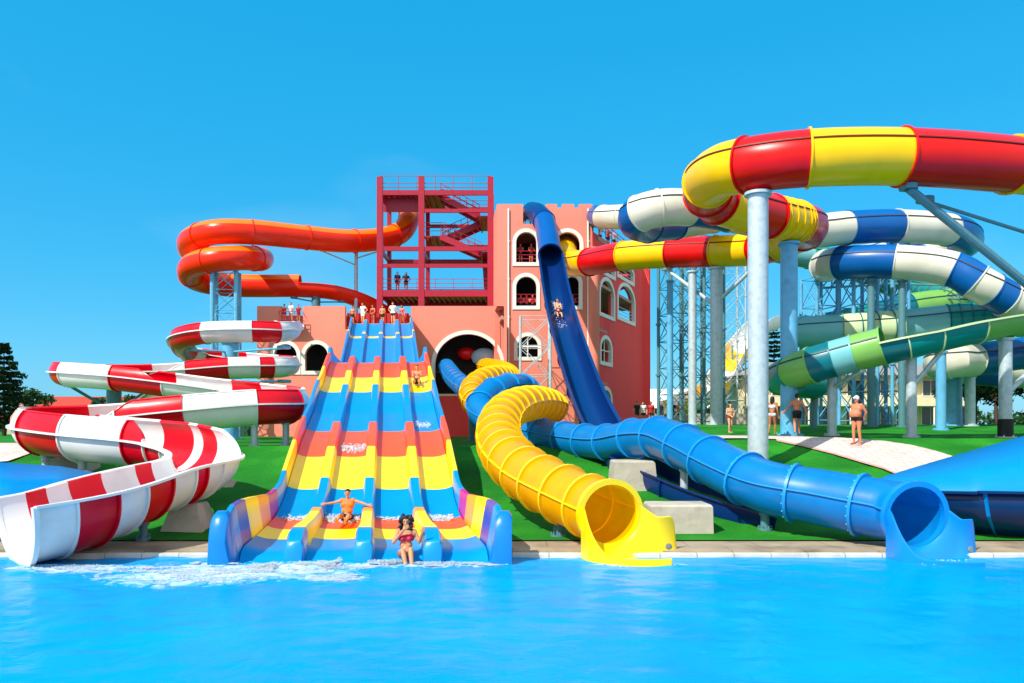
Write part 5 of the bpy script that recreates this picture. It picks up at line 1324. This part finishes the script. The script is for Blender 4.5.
def stand(lean=0, arms='down', step=0., tw=0.):
    J = dict(pelvis=V(0, 0, .96), chest=V(0, -.02 - lean * .2, 1.3), neck=V(0, -.02 - lean * .3, 1.5), head=V(0, -.035 - lean * .35, 1.635), shL=V(-.185, -.01 - lean * .25, 1.42), shR=V(.185, -.01 - lean * .25, 1.42),
             hipL=V(-.085, 0, .93), hipR=V(.085, 0, .93), knL=V(-.1, -.03 - step * .28, .5), knR=V(.1, -.03 + step * .1, .5), anL=V(-.1, .02 - step * .38, .085), anR=V(.1, .02 + step * .42, .085 + abs(step) * .1), fw=V(0, -1, 0))
    if arms == 'down': J.update(elL=V(-.25, .03, 1.14), elR=V(.25, .03, 1.14), wrL=V(-.27, -.07, .9), wrR=V(.27, -.07, .9))
    if arms == 'swing': J.update(elL=V(-.3, .12, 1.17), elR=V(.33, .0, 1.18), wrL=V(-.36, .1, .93), wrR=V(.5, -.06, 1.0))
    if arms == 'hips': J.update(elL=V(-.38, .1, 1.18), elR=V(.38, .1, 1.18), wrL=V(-.2, .02, 1.0), wrR=V(.2, .02, 1.0))
    if arms == 'rail': J.update(elL=V(-.25, -.16, 1.2), elR=V(.25, -.16, 1.2), wrL=V(-.2, -.42, 1.1), wrR=V(.2, -.42, 1.1))
    if arms == 'behind': J.update(elL=V(-.28, .14, 1.16), elR=V(.28, .14, 1.16), wrL=V(-.14, .2, .97), wrR=V(.14, .2, .97))
    if arms == 'front': J.update(elL=V(-.26, -.05, 1.14), elR=V(.26, -.05, 1.14), wrL=V(-.1, -.22, 1.0), wrR=V(.1, -.22, 1.02))
    for k in list(J):
        pass
    return J
def sitting(arms='down', recline=.12):
    J = dict(pelvis=V(0, 0, .12), chest=V(0, recline * .9, .46), neck=V(0, recline * 1.2, .66), head=V(0, recline * 1.1 - .02, .8), shL=V(-.18, recline * 1.1, .58), shR=V(.18, recline * 1.1, .58), hipL=V(-.085, 0, .1), hipR=V(.085, 0, .1),
             knL=V(-.13, -.42, .2), knR=V(.13, -.42, .2), anL=V(-.12, -.82, .07), anR=V(.12, -.82, .07), ftL=V(-.13, -.92, .17), ftR=V(.13, -.92, .17), fw=V(0, -1, 0))
    if arms == 'out': J.update(elL=V(-.42, .06, .52), elR=V(.42, .06, .52), wrL=V(-.62, .0, .5), wrR=V(.62, .0, .46))
    if arms == 'down': J.update(elL=V(-.26, .1, .34), elR=V(.26, .1, .34), wrL=V(-.22, -.1, .2), wrR=V(.22, -.1, .2))
    if arms == 'cross': J.update(elL=V(-.2, -.1, .38), elR=V(.2, -.1, .38), wrL=V(.08, -.18, .5), wrR=V(-.08, -.2, .48))
    return J
def garments(fig, body, M, clothes, root):
    tr = {'pelvis', 'waist', 'chest', 'bust'}
    pz = [c for c in fig.caps if c[0] == 'pelvis'][1]; up = (fig.pel2ch).normalized(); pel = pz[1]
    for kind, colr in clothes:
        m = CL[colr]
        hgt = lambda q: (q - pel).dot(up)
        if kind == 'shorts': garment(body, fig.caps, M, lambda l, t, q: l in ('thigh',) or (l in ('pelvis', 'waist') and hgt(q) < .06), .012 * M.to_scale()[0], 'swim_shorts', m, root)
        if kind == 'trunks': garment(body, fig.caps, M, lambda l, t, q: (l == 'thigh' and t < .28) or (l in ('pelvis', 'waist') and hgt(q) < .04), .009 * M.to_scale()[0], 'swim_trunks', m, root)
        if kind == 'shirt': garment(body, fig.caps, M, lambda l, t, q: l in ('chest', 'bust', 'waist', 'uparm') or (l == 'pelvis' and hgt(q) > -.05), .016 * M.to_scale()[0], 'shirt', m, root)
        if kind == 'vest': garment(body, fig.caps, M, lambda l, t, q: l in ('chest', 'bust', 'waist') , .016 * M.to_scale()[0], 'vest', m, root)
        if kind == 'suit': garment(body, fig.caps, M, lambda l, t, q: (l in ('chest', 'bust', 'waist', 'pelvis') and hgt(q) < .40) or (l == 'thigh' and t < .1), .009 * M.to_scale()[0], 'swimsuit', m, root)
        if kind == 'bikini':
            ch = fig.ch
            garment(body, fig.caps, M, lambda l, t, q: l in ('bust', 'chest') and -.09 < (q - ch).dot(up) < .055, .008 * M.to_scale()[0], 'bikini_top', m, root)
            garment(body, fig.caps, M, lambda l, t, q: (l in ('pelvis', 'waist') and hgt(q) < .02) or (l == 'thigh' and t < .08), .008 * M.to_scale()[0], 'bikini_bottom', m, root)
NP = 0
def person(label, loc, face, J, H=1.75, skin=1, hair='brown', long=False, clothes=(), fat=1., woman=False, group=None, voxel=None, face_detail=False, base_h=1.75, tilt=None, cap=None):
    "face = compass the figure looks to: angle (rad) turning its front (-y) about z"
    global NP; NP += 1
    s = H / base_h
    M = Matrix.Translation(loc) @ Matrix.Rotation(face, 4, 'Z') @ (tilt if tilt is not None else Matrix.Identity(4)) @ Matrix.Scale(s, 4)
    d = Vector(loc).y; voxel = voxel or max(.011, d * .00042) * s
    fig = figure(J, H, fat, woman, .0095 if voxel < .012 else .012)
    fig.pel2ch = J['chest'] - J['pelvis']; fig.ch = J['chest']
    body = build_caps(fig.caps, M, voxel, 'body')
    t = thing('person', label, 'person', loc, group)
    obj('body', body, SKINS[skin], t, 0)
    bw = body.copy()
    # `body` is now in the thing's frame: bring the copy back to world space for tailoring
    bw.transform(Matrix.Translation(loc))
    garments(fig, bw, M, clothes, t)
    head = J['head']; hu = J.get('hu', V(0, 0, 1)); hf = J.get('hf', J['fw'])
    hc = [('h', head + hu * .048 - hf * .022, head + hu * .005 - hf * .03, .089, .087), ('h', head + hu * .075 + hf * .02, head + hu * .07 - hf * .03, .058, .066)]
    hr = hu.cross(hf).normalized()
    if long == True: hc += [('h', head + hu * .03 - hf * .05, head - hu * .2 - hf * .07, .08, .06), ('h', head + hr * .07 - hf * .02, head + hr * .075 - hu * .16 - hf * .03, .035, .03), ('h', head - hr * .07 - hf * .02, head - hr * .075 - hu * .16 - hf * .03, .035, .03)]
    if long == 'curly':
        rnd = random.Random(5)
        for q in range(130):
            a = rnd.uniform(0, 2 * PI); e = rnd.uniform(-.9, 1.2); v = hr * math.cos(a) * math.cos(e) + hu * math.sin(e) * .95 + hf * math.sin(a) * math.cos(e)
            if v.dot(hf) > .5 and v.dot(hu) < .6: continue
            p = head + hu * .0 - hf * .02 + v * rnd.uniform(.085, .165) - hu * (.05 if v.dot(hu) < 0 else 0)
            hc.append(('h', p, p + V(rnd.gauss(0, .02), rnd.gauss(0, .02), -.02), rnd.uniform(.02, .045), rnd.uniform(.015, .03)))
    if cap: 
        obj('cap', build_caps([('h', head + hu * .055 - hf * .01, head + hu * .04 - hf * .015, .092, .094), ('h', head + hu * .05 + hf * .08, head + hu * .045 + hf * .15, .05, .03)], M, min(voxel, .012), 'cap'), CL[cap], t, 0)
    if hair: obj('hair', build_caps(hc, M, min(voxel, .014), 'hair', 1), HAIRS[hair], t, 0)
    if face_detail:
        b = bmesh.new()
        for sg in (-1, 1):
            ball(b, M @ (head + hr * sg * .031 + hf * .083 + hu * .018), .0085 * s, 2); bar(b, M @ (head + hr * sg * .02 + hf * .088 + hu * .038), M @ (head + hr * sg * .046 + hf * .078 + hu * .04), .004 * s, 6)
        obj('eyes', b, FACE, t, 0)
        b = bmesh.new(); bar(b, M @ (head + hr * .022 + hf * .082 - hu * .058), M @ (head - hr * .022 + hf * .082 - hu * .058), .0075 * s, 8); obj('mouth', b, LIPS, t, 0)
    return t
def P(px, d, z=None):
    x = X_(px, d); return (x, d, gz(x, d) + .055 if z is None else z)
# --- girl at the end of the third lane, hand over her mouth, other hand raised
J = sitting('down', .05); J.update(elL=V(-.27, -.06, .36), wrL=V(-.05, -.15, .64), handL=V(.75, -.15, .6).normalized(), elR=V(.3, -.04, .36), wrR=V(.36, -.16, .56), handR=V(.25, -.1, .95).normalized(), palmR=V(1, .2, -.2), hf=V(0, -1, -.12).normalized(),
    knL=V(-.05, -.38, .22), knR=V(.12, -.36, .24), anL=V(.04, -.55, -.14), anR=V(.16, -.58, -.12), ftL=V(.04, -.72, -.12), ftR=V(.16, -.75, -.1))
gd = 16.5
person('dark haired woman in a crimson bikini at the slide foot, hand over her mouth', (X_(406, gd), gd, .06), .08, J, 1.66, 0, 'black', 'curly', [('bikini', 'crimson')], 1., True, None, .0085, True)
# --- boy on the second lane with spread arms
J = sitting('out', .1)
bd_ = 19.9
person('dark haired boy sitting in froth on the second lane with arms spread over the dividers', (X_(347, bd_), bd_, fz(bd_) + .02), 0, J, 1.5, 0, 'black', False, [('vest', 'orange'), ('shorts', 'black')], 1., False, None, .0095, True)
# --- slider head first on the fourth lane
sd_ = 34.2; X4 = lanes_at(sd_); sx = (X4[3] + X4[4]) / 2
sl_ang = math.atan2(fz(35.2) - fz(33.2), 2.0)
J = sitting('cross', .2)
person('small figure in black trunks sliding down the yellow band of the fourth lane', (sx, sd_, fz(sd_) + .06), .1, J, 1.6, 0, 'brown', False, [('shorts', 'black')], tilt=Matrix.Rotation(sl_ang * .3, 4, 'X'))
# --- slider on the steep navy slide
q, i = tz_(BSS, 558.5, 45, 50); base_ = BSS.p(i, -PI / 2, BSS.r(i) - .08)
ang = math.atan2(BSS.T[i].z, BSS.T[i].y * -1)
J = sitting('cross', .55)
person('rider in red shorts lying back on the steep navy slide', tuple(base_), .12, J, 1.7, 1, 'brown', False, [('shorts', 'red')], tilt=Matrix.Rotation(-ang * .8, 4, 'X'))
b = BM(); rnd = random.Random(4)
for _ in range(150):
    j = min(BSS.n - 1, i + rnd.randint(-7, 7)); ball(b, BSS.p(j, -PI / 2 + rnd.gauss(0, .22), BSS.r(j) - .08) + Vector((0, rnd.uniform(-.15, .15), 0)), rnd.uniform(.012, .04), 1)
tag(obj('lane_foam', b, FOAM, None, 0), 'white spray around the rider on the steep navy slide', 'water foam', kind='stuff')
# --- queue at the top of the rainbow slide
zq = 11.32
for px, d, H, sk_, hr_, cl, ar, lab, wm in ((352.5, 64.9, 1.6, 3, 'brown', [('shorts', 'black')], 'down', 'bare chested person in black shorts at the left end of the slide top queue', False),
        (363, 64.5, 1.8, 1, 'black', [('shirt', 'white'), ('shorts', 'white')], 'hips', 'person in white shirt and white shorts at the top of the first lanes', False),
        (373, 65.0, 1.7, 3, 'brown', [('suit', 'red')], 'front', 'woman in a red swimsuit in the middle of the slide top queue', True),
        (382.5, 64.8, 1.65, 0, 'black', [('shorts', 'black')], 'front', 'bare chested person in black shorts between the red swimsuit and the tall white shirt', False),
        (393, 64.5, 1.85, 1, 'brown', [('shirt', 'white'), ('shorts', 'navy')], 'hips', 'tall person in white shirt and dark shorts at the top of the fourth lane', False),
        (402, 65.0, 1.7, 3, 'black', [('suit', 'pink')], 'down', 'woman in a pink swimsuit at the right end of the slide top queue', True)):
    person(lab, P(px, d, zq), random.uniform(-.6, .6), stand(random.uniform(0, .15), ar, random.uniform(-.25, .25)), H, sk_, hr_, wm, cl, 1.05, wm, 'people waiting at the top of the racing slide')
b = BM(); box(b, (X_(378, 65.6), 65.6, zq + .55), (5.2, .12, 1.1)); 
for q in range(12): box(b, (X_(378, 65.6) - 2.5 + q * .45, 65.5, zq + .55), (.05, .1, 1.15))
tag(based('screen_wall', b, CL['red'], (X_(378, 65.6), 65.6, zq)), 'dark red screen behind the people at the slide top', 'screen')
# --- balcony above the red and white slide
for px, H, cl, lab, sk_ in ((284.5, 1.65, [('suit', 'red')], 'woman in red at the left of the balcony above the red and white slide', 3), (291, 1.8, [('shirt', 'white')], 'person in a white shirt in the middle of the balcony', 1), (298.5, 1.6, [('shirt', 'red')], 'person in a red top at the right of the balcony', 0)):
    person(lab, P(px, 64.45, zr + .1), random.uniform(-.3, .3), stand(.2, 'rail'), H, sk_, 'black', False, cl + [('trunks', 'black')], 1, False, 'people on the balcony')
# --- roof loungers: heads and shoulders over the parapet
for px, cl, lab in ((307.5, 'white', 'person in white looking over the parapet beside the teal drum'), (314, 'greywhite', 'person in a grey shirt looking over the parapet by the teal drum'), (415, 'white', 'person in white leaning on the parapet right of the slide top'), (428.5, 'red', 'person in red leaning on the parapet below the stair tower'), (433.5, 'pink', 'person in pink leaning on the parapet below the stair tower')):
    person(lab, P(px, 65.35, zr + .02), random.uniform(-.4, .4), stand(.5, 'rail'), 1.7, 1 + NP % 3, 'black', False, [('shirt', cl), ('shorts', 'navy')], 1, False, 'people along the roof parapet')
# --- two on the stair tower
zst = Z_(291.5, D0) + .08
person('bystander in dark clothes on the stair tower deck, left of the two', P(397.5, 67, zst), .5, stand(0, 'down'), 1.78, 2, 'black', False, [('shirt', 'navy'), ('shorts', 'black')], 1.1, False, 'two people on the stair tower')
person('bystander in dark clothes with bent arms on the stair tower deck, right of the two', P(406, 67, zst), .2, stand(0, 'hips'), 1.72, 2, 'black', True, [('shirt', 'black'), ('shorts', 'black')], 1, True, 'two people on the stair tower')
# --- faces in the tower windows
for px, zf, cl, lab in ((520.5, 15.92, 'red', 'person in red at the left of the upper tower window'), (531, 15.92, 'red', 'person in red at the right of the upper tower window'), (521, 11.82, 'red', 'person in red at the left of the lower tower window'), (526.5, 11.82, 'crimson', 'person in crimson in the middle of the lower tower window'), (532.5, 11.82, 'red', 'person in red at the right of the lower tower window'), (573, 11.82, 'red', 'person in red behind the steep slide in the right lower tower window')):
    person(lab, P(px, 62.95, zf + .02), random.uniform(-.3, .3), stand(.2, 'rail'), 1.68, 3, 'black', False, [('vest', cl), ('shorts', 'black')], 1, False, 'people in the tower windows')
# --- crew on the tower roof
zrf = Z_(224, YF) + .08
for px, cl, lab in ((524, 'black', 'dark clad person at the tower roof left of the navy slide mouth'), (531.5, 'navy', 'person in navy on the tower roof behind the slide mouth'), (537.5, 'black', 'person in black on the tower roof behind the slide mouth'), (544, 'red', 'person in red on the tower roof right of the slide mouth')):
    person(lab, P(px, 64.2, zrf), random.uniform(-.5, .5), stand(.1, 'hips'), 1.75, 2, 'black', False, [('shirt', cl), ('shorts', 'black')], 1, False, 'people on the tower roof')
for px, lab in ((561, 'head of a person peering over the tower battlement, left'), (577, 'head of a person peering over the tower battlement, right')):
    person(lab, P(px, 63.2, zrf - .35), 0, stand(.1, 'rail'), 1.75, 2, 'black', False, [('shirt', 'black'), ('shorts', 'black')], 1, False, 'people on the tower roof')
for px, cl, lab in ((600, 'white', 'person in white on the roof terrace of the side wing'), (608, 'red', 'person in red on the roof terrace of the side wing'), (614, 'greywhite', 'person in grey on the roof terrace of the side wing')):
    person(lab, P(px, 66.5 + (px - 600) * .12, wz - .08), .6, stand(.1, 'rail'), 1.72, 3, 'black', False, [('shirt', cl), ('shorts', 'black')], 1, False, 'people on the wing roof terrace')
# --- on the paved path at the right
x_ = P(857, 28.6)
person('stout man in white cap and black trunks standing on the pale paving', x_, -1.05, stand(0, 'behind', .12), 1.76, 3, None, False, [('trunks', 'black')], 1.28, False, None, None, True, cap='white')
person('boy in black shorts running away across the paving, seen from behind', P(797, 33.2), 2.9, stand(.25, 'swing', .5), 1.74, 3, 'black', False, [('shorts', 'black')], .98)
person('long haired woman in a pale bikini walking behind the thick grey post', P(772, 32.6), 2.5, stand(.1, 'down', .35), 1.62, 2, 'black', True, [('bikini', 'greywhite')], 1.0, True)
person('child in red trunks standing on the path left of the thick grey post', P(730, 34.5), .3, stand(0, 'front', .2), 1.32, 1, 'brown', True, [('trunks', 'red')], 1.0)
person('bather in blue shorts walking on the paving at the left edge', P(20.5, 30.2), 1.2, stand(.1, 'swing', .3), 1.6, 1, 'brown', False, [('shorts', 'blue')], 1.)
# --- bystanders beyond the blue tube
for px, d, cl, lab in ((637, 58, 'black', 'bystander in black beyond the blue tube, next to the side wing'), (643, 59, 'white', 'bystander in white beyond the blue tube'), (651, 58.5, 'red', 'bare armed bystander in red beyond the blue tube'), (661, 57.5, 'navy', 'bystander in navy below the left lattice tower'), (672.5, 58, 'black', 'dark clad bystander between the two slender lattice towers'), (679, 58.5, 'orange', 'bystander in orange between the two slender lattice towers')):
    person(lab, P(px, d), random.uniform(-1, 1), stand(0, 'down', .2), 1.72, NP % 4, 'black', False, [('shirt', cl), ('shorts', 'navy')], 1, False, 'bystanders beyond the blue tube')
